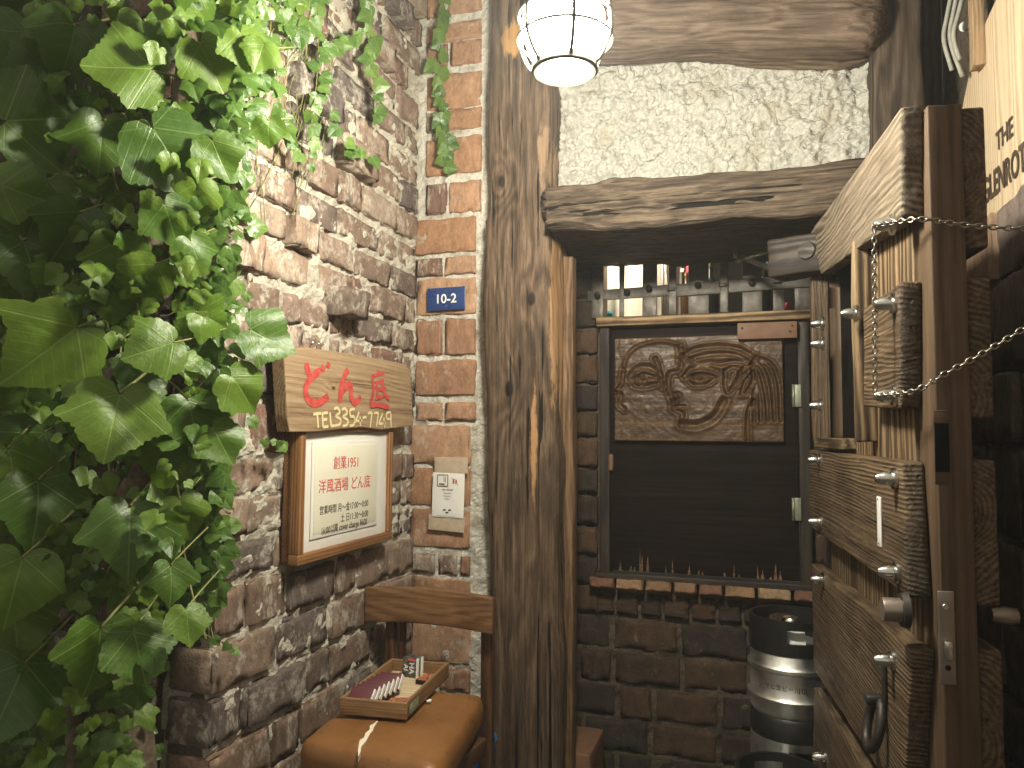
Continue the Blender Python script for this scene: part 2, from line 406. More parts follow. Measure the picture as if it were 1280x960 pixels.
M['worn_rail'] = wood('worn_rail_wood', (.05, .032, .02), (.24, .14, .06), (.44, .30, .15), rings=60, warp=.8, bump=.4, bdist=.002, cracks=.4, blotch=.85)
M['carved'] = wood('carved_wood', (.020, .009, .004), (.066, .031, .011), (.18, .095, .036), rings=60, warp=1.0, bump=.4, bdist=.002, ringw=.03, rough=.44, spec=.42, cracks=.3, blotch=.3)

M['iron'] = plain('wrought_iron', (.055, .048, .042), .5, .5, .6, .3, 60, .4, .002)
M['grille'] = plain('riveted_grille_iron', (.10, .088, .074), .5, .5, .4, .25, 60, .4, .002)
M['chrome'] = plain('bright_nut_steel', (.62, .60, .56), .26, .5, 1.0, .1, 60, .05)
M['steel'] = plain('brushed_keg_steel', (.86, .84, .79), .40, .5, 1.0, .15, 25, .1)
M['rubber'] = plain('black_keg_rubber', (.012, .012, .012), .38, .5, 0, .2, 60, .1)
M['lockplate'] = plain('bronze_lock_plate', (.30, .25, .21), .42, .5, .8, .06, 60, .03)
M['brass'] = plain('old_brass', (.42, .30, .12), .33, .5, 1.0, .2, 50, .1)
M['black'] = plain('black_enamel', (.012, .011, .010), .35, .5)
M['void'] = plain('painted_shade_black', (.006, .005, .005), .9, .1)  # black that stands in for shade inside holes and the hatch
M['ink'] = plain('black_ink', (.02, .018, .016), .7, .2, bump=0)
M['ink_brown'] = plain('stencil_ink', (.07, .05, .035), .8, .2, bump=0, var=.4)
M['red_ink'] = plain('red_ink', (.62, .10, .10), .7, .2, bump=0)
M['paper'] = plain('white_paper', (.78, .75, .68), .8, .2, 0, .03, 12, .05)
M['cream_paper'] = plain('cream_paper', (.77, .73, .58), .8, .2, 0, .03, 12, .05)
M['sticker'] = plain('white_sticker', (.80, .78, .73), .4, .4, 0, .02, 12, .02)
M['tape'] = plain('cloudy_tape', (.50, .40, .29), .3, .5, 0, .08, 60, .1)
M['blue'] = plain('blue_enamel', (.018, .045, .16), .3, .5, 0, .12, 30, .05)
M['white'] = plain('white_paint', (.80, .79, .75), .5, .4, 0, .03, 30, .02)
M['cream_paint'] = plain('cream_paint', (.72, .61, .34), .6, .3, 0, .1, 90, .1)
M['green_ink'] = plain('green_ink', (.03, .10, .07), .7, .2, bump=0)
M['cloth'] = plain('white_cloth', (.74, .70, .60), .9, .1, 0, .06, 8, .1)
M['grey_cloth'] = plain('grey_cloth', (.30, .27, .23), .9, .1, 0, .1, 8, .1)
M['teal'] = plain('teal_fabric', (.04, .20, .22), .6, .3)
M['red_thing'] = plain('red_enamel', (.50, .04, .06), .35, .5)
M['room'] = plain('dim_room_wall', (.05, .045, .036), .8, .2, 0, .3, 6, .1)
M['maroon'] = plain('maroon_card', (.11, .032, .040), .5, .4, 0, .12, 60, .05)
M['matchblack'] = plain('black_card', (.03, .03, .03), .5, .4, 0, .5, 60, .05)
M['foam'] = plain('torn_padding', (.76, .68, .54), .95, .1, 0, .1, 120, .5)
M['cage'] = plain('pale_lamp_cage', (.16, .155, .13), .45, .4, 0, .1, 60, .1)
M['rope'] = plain('grey_hose', (.30, .29, .25), .6, .3, 0, .15, 60, .1)
M['bin_blue'] = plain('blue_plastic', (.02, .14, .36), .4, .5, 0, .1, 10, .02)
M['bottle_green'] = plain('dark_bottle_glass', (.014, .018, .012), .1, .6)
M['bottle_amber'] = plain('amber_bottle_glass', (.06, .03, .012), .12, .6)
M['copper'] = plain('aged_wood_block', (.20, .105, .06), .55, .3, 0, .15, 30, .1)
M['hinge'] = plain('galvanised_hinge', (.30, .31, .22), .45, .5, .5, .2, 80, .1)
M['silver_lid'] = plain('keg_spear_steel', (.75, .74, .70), .22, .5, 1, .05, 40, .02)

M['chain_steel'] = plain('worn_chain_steel', (.30, .27, .23), .38, .5, 1.0, .2, 60, .05)
def leather():
    k = NB('tan_vinyl', .34, .5); v = k.coord(rand=False)
    f = k.noise(v, 7, 4); c = k.ramp(f, [(.3, (.165, .070, .021)), (.7, (.255, .115, .037))])
    c = k.mix(k.mask(k.noise(v, 40, 5), .6, .75), c, (.15, .06, .015))
    k.color(c); k.rough(k.ramp(k.noise(v, 25, 4), [(.3, .26), (.7, .46)]))
    k.bump(k.math('ADD', k.math('MULTIPLY', k.voro(v, 300, 'DISTANCE_TO_EDGE'), .5), k.math('MULTIPLY', k.noise(v, 14, 5), 2.0)), .3, .004); return k.m
M['leather'] = leather()

def matchprint(name, a, b):
    k = NB(name, .5, .4); v = k.coord()
    k.color(k.mix(k.mask(k.noise(v, 130, 2, .5, 1.5), .47, .52), a, b)); return k.m
M['matchred'] = matchprint('orange_printed_card', (.62, .20, .09), (.10, .035, .02))
M['matchbw'] = matchprint('black_printed_card', (.03, .03, .03), (.13, .13, .11))
M['greenlabel'] = matchprint('worn_green_label', (.34, .36, .25), (.12, .17, .10))

def leafmat(name, a, b, vein, gloss=.36):
    k = NB(name, gloss, .5)
    uv = k.n.new('ShaderNodeUVMap').outputs[0]; xs = k.sep(uv); x = k.math('ABSOLUTE', xs[0]); y = xs[1]
    v3 = k.coord(rand=True)
    n = k.noise(k.n.new('ShaderNodeTexCoord').outputs['Object'], 9, 3)
    rn = k.math('MULTIPLY_ADD', k.rand(), .5, k.math('MULTIPLY', n, .5))
    c = k.ramp(rn, [(.2, a), (.8, b)])
    def ln(d, wd): return k.mask(d, wd, wd*.3)
    m0 = ln(x, .017)
    d1 = k.math('ABSOLUTE', k.math('SUBTRACT', k.math('MULTIPLY', x, .57), k.math('MULTIPLY', y, .82)))
    m1 = ln(d1, .014)
    d2 = k.math('ABSOLUTE', k.math('ADD', k.math('MULTIPLY', x, .30), k.math('MULTIPLY', y, .95))); m2 = k.math('MULTIPLY', ln(d2, .010), .7)
    s1 = k.math('ABSOLUTE', k.math('SUBTRACT', k.math('FRACT', k.math('MULTIPLY', k.math('SUBTRACT', y, k.math('MULTIPLY', x, .75)), 7.0)), .5))
    m3 = k.math('MULTIPLY', ln(s1, .07), .38)
    mv = k.math('MAXIMUM', k.math('MAXIMUM', m0, m1), k.math('MAXIMUM', m2, m3))
    c = k.mix(k.math('MULTIPLY', mv, .6), c, vein)
    c = k.mix(k.mask(k.noise(v3, 30, 4), .66, .8), c, (.10, .07, .02))
    k.color(c)
    k.bump(k.math('ADD', k.math('MULTIPLY', k.noise(uv, 7, 2), .8), k.math('MULTIPLY', mv, -.4)), .25, .006)
    tr = k.n.new('ShaderNodeBsdfTranslucent'); k.set(tr.inputs['Color'], k.mix(.5, c, (.20, .34, .03)))
    mx = k.n.new('ShaderNodeMixShader'); mx.inputs[0].default_value = .30
    k.t.links.new(k.b.outputs[0], mx.inputs[1]); k.t.links.new(tr.outputs[0], mx.inputs[2])
    k.t.links.new(mx.outputs[0], k.n['Material Output'].inputs['Surface'])
    return k.m
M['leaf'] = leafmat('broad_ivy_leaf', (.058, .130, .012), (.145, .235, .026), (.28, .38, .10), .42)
M['leaf_dark'] = leafmat('painted_shade_leaf', (.040, .098, .012), (.095, .175, .020), (.18, .27, .07), .38)  # darker copy of the leaf, shade put into its colour
M['leaf_small'] = leafmat('small_ivy_leaf', (.045, .12, .020), (.16, .27, .05), (.34, .42, .16), .28)
M['bark'] = plain('vine_bark', (.17, .13, .09), .9, .2, 0, .5, 35, .9, .01)
M['stem'] = plain('green_vine_stem', (.20, .20, .07), .6, .3, 0, .3, 30, .2)

def groundmat():
    k = NB('old_paving', .8, .3); v = k.coord(rand=False)
    f = k.noise(v, 30, 6, .65); c = k.ramp(f, [(.3, (.05, .046, .04)), (.7, (.11, .10, .088))]); k.color(c); k.bump(f, .6, .01); return k.m
M['ground'] = groundmat()

# ================================================================== SETTING: ground
XL, YC, YP, YW, XR = -1.085, 1.334, 2.30, 2.66, .52      # left wall, its corner, brick pier, window wall, right wall
g = rbox('ground', 60, 60, .3, .01, 4, 4, 1)
tag(link('ground', g, M['ground'], None, Matrix.Translation((0, 0, -.15))), kind='structure')

# ================================================================== BRICK WALLS
def brickbase(i, chip):
    off = Vector((i*11.3, i*4.7, i*2.9))
    def f(p, n):
        q = p*14+off
        d = fbm(q, 3)*.004 + fbm(p*70+off, 3)*.003
        e = noise.noise(p*17+off*1.7)
        edge = max(abs(n.x), abs(n.y), abs(n.z)) < .95
        if edge and e > .05: d -= (e-.05)*chip
        return p+n*d
    return rbox('brick', .22, .10, .08, .0032, 9, 3, 5, f)
BRICKS = [brickbase(i, .035 if i < 10 else .07) for i in range(14)]
BRICKS_NEAT = [brickbase(i+20, .012) for i in range(8)]
BM = {}
def brick(parent, c, size, ex, ey, matkey, pool=None, tilt=.6):
    """c = centre, size = (length, depth, height); ex along the wall, ey into the wall"""
    pool = pool or BRICKS
    b = random.choice(pool)
    key = (b.name, matkey)
    if key not in BM:
        me = b.copy(); me.materials.append(M[matkey]); BM[key] = me
    m = frame(c, ex, ey) @ Matrix.Rotation(R(random.uniform(-tilt, tilt)), 4, 'Y') @ Matrix.Rotation(R(random.uniform(-1, 1)*tilt*1.4), 4, 'Z') \
        @ Matrix.Rotation(random.choice((0, math.pi)), 4, 'Y') @ Matrix.Diagonal((size[0]/.22, size[1]/.10, size[2]/.08, 1))
    return link('brick', BM[key], None, parent, m)

def mortar_sheet(name, parent, o, ex, ey, L, Hh, T, mat, amp=.010, step=.014, seed=0, scale=22):
    """a block of mortar; front face lies in the plane through o (ex along, ey up), body behind"""
    ex = Vector(ex); ey = Vector(ey); m = frame(Vector(o)+ex*(L/2)+ey*(Hh/2), ex, ey) @ Matrix.Translation((0, 0, -T/2))
    off = Vector((seed*5.1, seed*2.2, seed))
    def f(p, n):
        if n.z < .5: return p
        d = fbm(p*scale+off, 4)*amp + fbm(p*scale*4+off, 3)*amp*.35
        return p+Vector((0, 0, d))
    return link(name, rbox('mortar', L, Hh, T, .004, max(2, int(L/step)), max(2, int(Hh/step)), 1, f, False), mat, parent, m)

# ---- long side wall on the left with its street end
lw = thing('brick_wall', (XL-.1, (YC+YP)/2, 0), 'rough old brick wall on the left carrying the wooden signs', 'brick wall')
mortar_sheet('mortar', lw, (XL-.003, YC+.012, 0), (0, 1, 0), (0, 0, 1), YP+.05-YC-.012, 2.75, .12, M['mortar'], .016, .009, 1, 17)
mortar_sheet('mortar', lw, (XL-1.2, YC+.012, 0), (1, 0, 0), (0, 0, 1), 1.2-.012, 2.75, .12, M['mortar_dark'], .010, .03, 2)
z = .02; row = 0
while z < 2.68:
    h = random.uniform(.072, .086) if z > .78 else random.uniform(.082, .098)
    if 1.09 < z < 1.22: h = .115
    joint = random.uniform(.010, .016) if z > .78 else random.uniform(.014, .02)
    y = YC + (0 if row % 2 else 0)
    first = True; slope = random.uniform(-.004, .004)
    while y < YP-.03:
        L = (.215 if (row % 2 == 0) else .105) if first else random.choice((.21, .22, .2, .23, .19, .11, .105, .15))
        if y+L > YP-.06: L = YP-.004-y
        proud = random.uniform(-.002, .014) if z > .8 else random.uniform(.004, .018)
        if random.random() < .08 and z > 1.2: proud = random.uniform(.03, .04)
        if random.random() < .05 and z > 1.3: proud = -.03
        hh = h*random.uniform(.92, 1.0); zz = z+random.uniform(-.003, .003)+slope*(y-YC)*3
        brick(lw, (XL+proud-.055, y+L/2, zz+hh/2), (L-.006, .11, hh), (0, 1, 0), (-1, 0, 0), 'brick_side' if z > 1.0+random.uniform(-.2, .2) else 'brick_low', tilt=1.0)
        y += L+random.uniform(.006, .013); first = False
    x = XL-.125 if row % 2 == 0 else XL-.13
    for i in range(2):
        L = .21 if i or row % 2 else .10
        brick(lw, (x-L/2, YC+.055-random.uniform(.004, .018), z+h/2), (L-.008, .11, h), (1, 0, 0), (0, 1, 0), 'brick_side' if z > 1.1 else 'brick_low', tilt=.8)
        x -= L+.01
    z += h+joint; row += 1
# broken brick that sticks out over the sign
pb = onX(442, 378, XL+.05)
link('brick', BRICKS[12].copy(), M['brick_side'], lw, frame((XL+.012, pb.y, pb.z), (1, .25, -.1), (0, 1, 0)) @ Matrix.Diagonal((.6, 1.0, .95, 1)))

# ---- pier facing the alley, between the side wall and the timber post
bp = thing('brick_pier', ((XL-.81)/2, YP+.06, 0), 'narrow red brick pier with thick pale mortar beside the timber post', 'brick pier')
xr = -.80
mortar_sheet('mortar', bp, (XL-.02, YP-.001, 0), (1, 0, 0), (0, 0, 1), xr-XL+.05, 2.75, .12, M['mortar_bright'], .007, .008, 5, 30)
ROWS = [(-60, -22, ''), (-14, 20, 'a'), (30, 52, ''), (55, 84, 'b'), (94, 136, ''), (139, 164, 'a'), (174, 219, ''), (229, 267, 'c'), (273, 316, ''), (322, 344, 'd'), (348, 393, ''), (399, 443, 'd'), (451, 494, ''), (503, 526, 'd'), (532, 579, ''), (585, 633, ''), (637, 685, ''), (694, 718, 'e'), (724, 770, ''), (778, 829, ''), (836, 862, 'd'), (870, 915, ''), (922, 960, 'd'), (968, 1010, ''), (1016, 1060, 'd'), (1066, 1110, ''), (1116, 1150, '')]
for (a, b, k) in ROWS:
    za, zb = onY(565, b, YP).z, onY(565, a, YP).z
    if za < 0: continue
    x0 = onY(533 if b < 300 else (520 if b < 560 else 512), (a+b)/2, YP-.01).x; x1 = onY(601 if b < 300 else (594 if b < 560 else 587), (a+b)/2, YP-.01).x
    cuts = {'': (), 'a': (.35,), 'b': (.42,), 'c': (.40,), 'd': (.47,), 'e': (.45, .82)}[k]
    ed = [0]+list(cuts)+[1]
    for i in range(len(ed)-1):
        xa, xb = x0+(x1-x0)*ed[i]+(.006 if i else 0), x0+(x1-x0)*ed[i+1]-(.006 if i < len(ed)-2 else 0)
        pr = random.uniform(.006, .014)
        brick(bp, ((xa+xb)/2, YP-pr+.05, (za+zb)/2), (xb-xa, .10, zb-za), (1, 0, 0), (0, 1, 0), 'brick_pier' if random.random() < .8 or not k else 'brick_side', BRICKS_NEAT if not k else BRICKS, .5)

# ---- window wall at the back of the recess
bw = thing('brick_wall', (-.2, YW+.06, 0), 'brick wall coloured dark for recess shade under and beside the shuttered window in the doorway', 'brick wall')
WX0, WX1 = onY(752, 560, YW).x, onY(1012, 560, YW).x
ZT, ZB = onY(870, 398, YW).z, onY(870, 728, YW).z
mortar_sheet('mortar', bw, (-.85, YW, 0), (1, 0, 0), (0, 0, 1), XR+.3+.85, ZB-.005, .14, M['mortar_dark'], .008, .02, 8)
mortar_sheet('mortar', bw, (-.85, YW, ZB), (1, 0, 0), (0, 0, 1), WX0-.005+.85, 2.0-ZB, .14, M['mortar_dark'], .008, .02, 9)
mortar_sheet('mortar', bw, (WX1+.005, YW, ZB), (1, 0, 0), (0, 0, 1), XR+.3-WX1, 2.0-ZB, .14, M['mortar_dark'], .008, .02, 10)
zs = onY(800, 768, YW).z
z = .02; row = 0
while z < zs-.05:
    h = .100; 
    if z+h > zs-.012: h = zs-.012-z
    x = -.82 + (0 if row % 2 else -.11)
    while x < XR+.2:
        L = random.choice((.21, .2, .215, .22, .11))
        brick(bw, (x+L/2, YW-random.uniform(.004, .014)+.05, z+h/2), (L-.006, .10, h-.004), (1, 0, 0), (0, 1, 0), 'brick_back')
        x += L+.012
    z += h+.012; row += 1
x = -.80                                        # soldier course under the window
while x < XR+.1:
    L = random.uniform(.066, .078)
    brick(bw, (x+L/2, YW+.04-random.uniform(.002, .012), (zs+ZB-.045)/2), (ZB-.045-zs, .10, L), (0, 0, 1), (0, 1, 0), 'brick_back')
    x += L+.012
x = WX0-.03; i = 0                              # sloping sill bricks, light on their tops put into the colour
while x < WX1+.02:
    L = random.uniform(.070, .10)
    m = frame((x+L/2, YW-.012, ZB-.03), (1, 0, 0), (0, 1, -.45))
    b = link('brick', BRICKS[i % 12].copy(), M['brick_sill'], bw, m @ Matrix.Diagonal((L/.22, 1.0, .42, 1))); i += 1
    x += L+.010
z = zs; row = 0                                  # narrow jamb left of the window
while z < 1.80:
    h = random.choice((.085, .08, .09)); x1 = WX0-.012
    xa = x1-random.choice((.10, .10, .098))
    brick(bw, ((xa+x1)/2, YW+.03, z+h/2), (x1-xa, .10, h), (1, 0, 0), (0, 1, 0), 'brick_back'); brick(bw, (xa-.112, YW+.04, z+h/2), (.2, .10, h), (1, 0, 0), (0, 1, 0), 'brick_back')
    z += h+.014
z = zs
while z < 1.80:
    h = .088; x0 = WX1+.012
    brick(bw, (x0+.055, YW+.04, z+h/2), (.105, .10, h), (1, 0, 0), (0, 1, 0), 'brick_back'); brick(bw, (x0+.225, YW+.04, z+h/2), (.21, .10, h), (1, 0, 0), (0, 1, 0), 'brick_back')
    z += h+.013
# side cheeks of the recess behind the posts
ck = thing('brick_wall', (-.84, 2.5, 0), 'dark cheek wall of the doorway behind the big timber post', 'brick wall')
mortar_sheet('mortar', ck, (-.80, 2.43, 0), (0, 1, 0), (0, 0, 1), .40, 2.75, .12, M['mortar_dark'], .006, .03, 12)

# ---- right wall behind the open door
rw = thing('brick_wall', (XR+.1, 1.5, 0), 'dark blocky wall behind the open door at the right', 'brick wall')
mortar_sheet('mortar', rw, (XR+.02, 2.95, 0), (0, -1, 0), (0, 0, 1), 2.3, 2.75, .12, M['mortar_dark'], .012, .03, 14)
z = .02; row = 0
while z < 1.62:
    h = random.uniform(.14, .19) if z > .55 else random.uniform(.10, .13); y = 2.75-(.1 if row % 2 else 0)
    while y > .75:
        L = random.uniform(.18, .30)
        brick(rw, (XR+.05-random.uniform(.0, .03), y-L/2, z+h/2), (L-.008, .12, h), (0, -1, 0), (1, 0, 0), 'brick_right', BRICKS[10:]+BRICKS[:4], 1.2)
        y -= L+.014
    z += h+.016; row += 1

# ================================================================== TIMBER: post, beams, plaster
def grainbox(name, L, Wd, T, r, amp, scale, seed, nx=40, ny=8, nz=8, extra=None, ridge=0.0):
    off = Vector((seed*4.1, seed*9.7, seed*1.3))
    def f(p, n):
        q = Vector((p.x*.35, p.y*2.2, p.z*2.2))*scale+off
        d = fbm(q, 4)*amp + fbm(Vector((p.x*.8, p.y, p.z))*3.0+off, 2)*amp*1.6
        if ridge: d += ridge*fbm(Vector((p.x*2.2, p.y*34, p.z*34))+off, 3)+ridge*.8*min(0, noise.noise(Vector((p.x*1.6, p.y*22, p.z*22))+off)+.25)
        p2 = p+n*d
        return extra(p2, n) if extra else p2
    return rbox(name, L, Wd, T, r, nx, ny, nz, f)
PXL, PXR = -.805, -.578
pc = ((PXL+PXR)/2, 2.31, 1.35)
def postshape(p, n):
    # knotty waist where the lintel is let in, taper to the top
    zz = p.x+1.35
    s = 1.0
    if zz > 1.86: s = .90
    q = Vector((p.x, p.y*s, p.z))
    q.y += .012*math.sin(zz*2.1+.6)
    return q
post = link('timber_post', grainbox('timber_post', 2.7, PXR-PXL, .24, .045, .007, 14, 3, 150, 44, 20, postshape, .0035), M['post'], None, frame(pc, (0, 0, 1), (1, 0, 0)))
tag(post, 'massive knotty timber post between the brick pier and the doorway', 'post')
# thin weathered batten on the doorway side of the post
ba = link('wooden_batten', grainbox('wooden_batten', 1.75, .035, .05, .006, .003, 20, 8, 50, 3, 3), M['post_edge'], None, frame((-.566, 2.32, .875), (0, 0, 1), (1, 0, 0)))
tag(ba, 'thin splintered batten along the doorway side of the big post', 'batten')

# lintel
l0, l1 = onY(676, 268, 2.12), onY(1085, 228, 2.12)
LW = l1.x-l0.x+.05; zb = onY(870, 275, 2.12).z; zt = onY(870, 214, 2.12).z
def lintelshape(p, n):
    q = p.copy()
    q.z += .0
    if p.z < 0 or True:
        q.y += .010*fbm(Vector((p.x*5, .3, .7)), 3)
    return q
lm = frame(((l0.x+l1.x)/2+.02, 2.12+.27, (zb+zt)/2), (1, 0, 0), (0, 0, 1))
lint = link('door_lintel', grainbox('door_lintel', LW, zt-zb, .54, .028, .012, 13, 5, 130, 34, 20, lintelshape, .008), M['lintel'], None, lm)
tag(lint, 'thick hewn lintel of grey weathered wood over the doorway', 'lintel')

# upper log
u0, u1 = onY(690, 30, 2.14), onY(1122, 40, 2.14)
ub = onY(900, 66, 2.14).z
def logshape(p, n):
    q = p.copy(); q.y += .020*math.sin(p.x*4.2+2.2)-.012*p.x
    return q
lg = link('timber_log', grainbox('timber_log', u1.x-u0.x, .34, .26, .10, .014, 9, 11, 90, 30, 16, logshape, .004), M['log'], None, frame(((u0.x+u1.x)/2, 2.14+.13, ub+.205), (1, 0, -.13), (0, 0, 1)))
tag(lg, 'dark knotted log beam above the plaster panel', 'beam')

# plaster panel
def plasterf(p, n):
    if n.z < .5: return p
    c = noise.fractal(p*6+Vector((3, 1, 2)), .8, 2.2, 3)
    d = fbm(p*22, 4)*.016 + fbm(p*75, 4)*.013
    cv = noise.cell_vector(p*7) ; cc_ = Vector(((math.floor(p.x*7)+.2+.6*abs(cv.x))/7, (math.floor(p.y*7)+.2+.6*abs(cv.y))/7, 0)); rr_ = (Vector((p.x, p.y, 0))-cc_).length
    if abs(cv.z) > .35: d += .012*math.exp(-((rr_-.022)/.006)**2)
    t = noise.noise(p*11+Vector((9, 4, 1))); t2 = noise.noise(p*23+Vector((1, 8, 1)))
    if t > .12: d += .006
    if t2 > .22: d += .005
    return p+Vector((0, 0, d))
pz0, pz1 = zt-.03, ub+.12
pl = link('plaster_panel', rbox('plaster_panel', .95, pz1-pz0, .10, .003, 190, 110, 1, plasterf, True), M['plaster'], None, frame((-.16, 2.33, (pz0+pz1)/2), (1, 0, 0), (0, 0, 1)) @ Matrix.Translation((0, 0, -.05)))
tag(pl, 'rough cream plaster panel framed by old beams above the doorway', 'plaster wall')

# right upright beside the plaster and dark jamb below
rx0 = onY(1091, 120, 2.25).x; rx1 = onY(1156, 120, 2.25).x
ru = link('timber_post', grainbox('timber_post', 1.0, rx1-rx0, .2, .015, .006, 12, 15, 30, 8, 8), M['dark_beam'], None, frame(((rx0+rx1)/2, 2.35, 2.25), (0, 0, 1), (1, 0, 0)))
tag(ru, 'dark upright beam at the right end of the plaster panel', 'post')
jb = link('door_jamb', grainbox('door_jamb', 1.75, .07, .16, .008, .003, 14, 16, 40, 4, 6), M['dark_frame'], None, frame((.215, 2.44, .875), (0, 0, 1), (1, 0, 0)))
tag(jb, 'black door jamb between the window and the open door', 'door jamb')
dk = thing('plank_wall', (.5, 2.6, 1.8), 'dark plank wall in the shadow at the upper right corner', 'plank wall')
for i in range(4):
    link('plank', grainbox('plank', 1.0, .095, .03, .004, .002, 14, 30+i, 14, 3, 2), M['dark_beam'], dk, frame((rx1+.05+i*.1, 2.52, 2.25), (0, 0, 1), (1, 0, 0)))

# ================================================================== LAMP
lc = onY(706, 40, 1.30)
lamp = thing('hanging_lamp', lc, 'glowing caged globe lamp hanging before the big post', 'lamp')
lc = Vector(lc); LS = Matrix.Translation(lc) @ Matrix.Scale(.79, 4)
def emis():
    k = NB('glowing_globe'); k.b.inputs['Base Color'].default_value = (.9, .88, .8, 1)
    k.b.inputs['Emission Color'].default_value = LAMP_COLOR; k.b.inputs['Emission Strength'].default_value = LAMP_STRENGTH
    return k.m
M['globe'] = emis()
prof = [(0.0001, -.088), (.05, -.086), (.062, -.078), (.082, -.05), (.094, -.01), (.092, .03), (.078, .066), (.055, .09), (.05, .10), (.0001, .10)]
link('globe', lathe('globe', prof, 20), M['globe'], lamp, LS)
for zz, rr in ((.035, .105), (-.02, .107)):
    link('cage_ring', lathe('cage_ring', [(rr+.0036*math.cos(a*math.pi/4), zz+.0036*math.sin(a*math.pi/4)) for a in range(8)], 40, True, True), M['cage'], lamp, LS)
link('cage_ring', lathe('cage_ring', [(.070, -.096), (.076, -.092), (.074, -.074), (.062, -.078), (.060, -.092)], 36, True, True), M['cage'], lamp, LS)
for i in range(6):
    a = i*math.pi/3+.95
    pts = [lc+Vector((math.cos(a)*r, math.sin(a)*r, h))*.79 for r, h in ((.055, .115), (.088, .09), (.103, .05), (.109, .0), (.105, -.03), (.092, -.06), (.073, -.085))]
    link('cage_wire', tube('cage_wire', smooth_line(pts, 3), .0038, 6), M['cage'], lamp)
link('lamp_cap', lathe('lamp_cap', [(.0001, .19), (.03, .185), (.045, .16), (.075, .14), (.08, .11), (.06, .102), (.0001, .102)], 28), M['iron'], lamp, LS)
link('lamp_arm', tube('lamp_arm', [lc+Vector((0, 0, .18)), lc+Vector((0, 0, .30)), lc+Vector((-.03, .10, .42)), Vector((lc.x-.12, 2.20, lc.z+.50))], .012, 8), M['iron'], lamp)
for o_ in (): pass

# ================================================================== WINDOW with riveted grille and carved shutter
YF = YW-.03
win = thing('shuttered_window', (-.2, YF, ZB), 'black window with an iron grille above and a carved panel on its shutter', 'window')
def wp(px, py, y=YF): return onY(px, py, y)
zc = onY(870, 560, YF).z
def bar(name, a, b, wd, th, y, mat, parent=win, seed=0, r=.004):
    a, b = Vector(a), Vector(b); L = (b-a).length
    ey = Vector((0, 1, 0)).cross((b-a).normalized())
    return link(name, grainbox(name, L, wd, th, r, .0012, 20, seed, max(4, int(L/.04)), 3, 2), mat, parent, frame(((a.x+b.x)/2, y+th/2, (a.z+b.z)/2), b-a, ey))
x0, x1 = wp(752, 560).x, wp(1010, 560).x
z0, z1 = wp(870, 724).z, wp(870, 404).z
ztr = wp(870, 399).z
bar('window_frame', (x0+.012, 0, z0), (x0+.012, 0, ztr-.02), .035, .06, YF-.01, M['dark_frame'], seed=1)
bar('window_frame', (x1-.010, 0, z0), (x1-.010, 0, ztr-.02), .035, .06, YF-.01, M['dark_frame'], seed=2)
bar('window_frame', (x0-.02, 0, z0-.006), (x1+.02, 0, z0-.006), .022, .06, YF-.011, M['dark_frame'], seed=3)
bar('transom_rail', (x0-.015, 0, ztr), (x1+.03, 0, ztr), .032, .075, YF-.024, M['worn_rail'], seed=4)
sx0, sx1 = x0+.031, x1-.029
sh = link('shutter', rbox('shutter', sx1-sx0, z1-.012-z0-.012, .03, .003, 6, 6, 1), M['shutter'], win, frame(((sx0+sx1)/2, YF+.022, (z0+z1)/2), (1, 0, 0), (0, 0, 1)))
# splintered pale wood at the foot of the shutter
bm = bmesh.new()
for i in range(22):
    sxx = random.uniform(sx0+.01, sx1-.02); hh = random.choice((.012, .02, .03, .05)) * random.uniform(.6, 1.2)
    if abs(sxx-(sx0+.13)) < .04 and random.random() < .8: hh = random.uniform(.05, .095)
    if abs(sxx-(sx0+.40)) < .02: hh = random.uniform(.03, .06)
    wd = random.uniform(.005, .013)
    v = [bm.verts.new(q) for q in ((sxx-wd/2, YF+.0058, z0+.013), (sxx+wd/2, YF+.0058, z0+.013), (sxx+wd*.1+random.uniform(-.003, .003), YF+.0062, z0+.013+hh))]
    bm.faces.new(v)
sp = link('bare_splinters', to_mesh('bare_splinters', bm), M['post_edge'], sh); sp['kind'] = 'stuff'
# carved relief panel
ca, cb = wp(769, 424), wp(980, 553)
CWd, CHt = cb.x-ca.x, ca.z-cb.z
LINES = []   # relief strokes in crop units of the carved board (x 45..1125, y 120..800)
def ln(pts, d, wd=13): LINES.append((smooth_line([(p[0], p[1], 0) for p in pts], 18), d, wd))
ln([(110, 330), (130, 250), (200, 180), (330, 148), (440, 160), (530, 200)], 1.0)
ln([(110, 330), (95, 420), (50, 480)], -1.0); ln([(50, 480), (90, 500), (80, 560), (110, 590)], -.8)
ln([(145, 390), (190, 330), (260, 312), (330, 345), (355, 390)], -1.0, 16); ln([(165, 400), (230, 365), (310, 380), (350, 415), (260, 440), (185, 435), (165, 400)], -.9)
ln([(490, 180), (485, 330), (420, 360), (405, 440), (440, 540)], -1.1, 15); ln([(440, 540), (445, 590), (490, 620), (490, 690)], -1.0, 15)
ln([(490, 690), (600, 690), (700, 640), (760, 540)], -1.3, 20)
ln([(505, 240), (600, 200), (740, 190), (860, 210), (950, 265)], -1.2, 14); ln([(560, 265), (680, 240), (800, 240), (920, 280)], -1.2, 13)
ln([(500, 245), (580, 290), (680, 295), (740, 300), (830, 290), (930, 300)], -1.2, 14)
ln([(510, 380), (560, 330), (640, 318), (720, 345)], -1.0, 14); ln([(520, 400), (570, 375), (640, 372), (705, 395), (640, 435), (570, 438), (520, 400)], -1.2, 11)
ln([(575, 385), (600, 425), (635, 395)], -.8, 14); ln([(210, 385), (235, 425), (262, 390)], -.8, 12)
ln([(450, 490), (475, 490), (490, 515), (460, 530)], -1.0, 9); ln([(445, 575), (510, 575)], -1.0, 9)
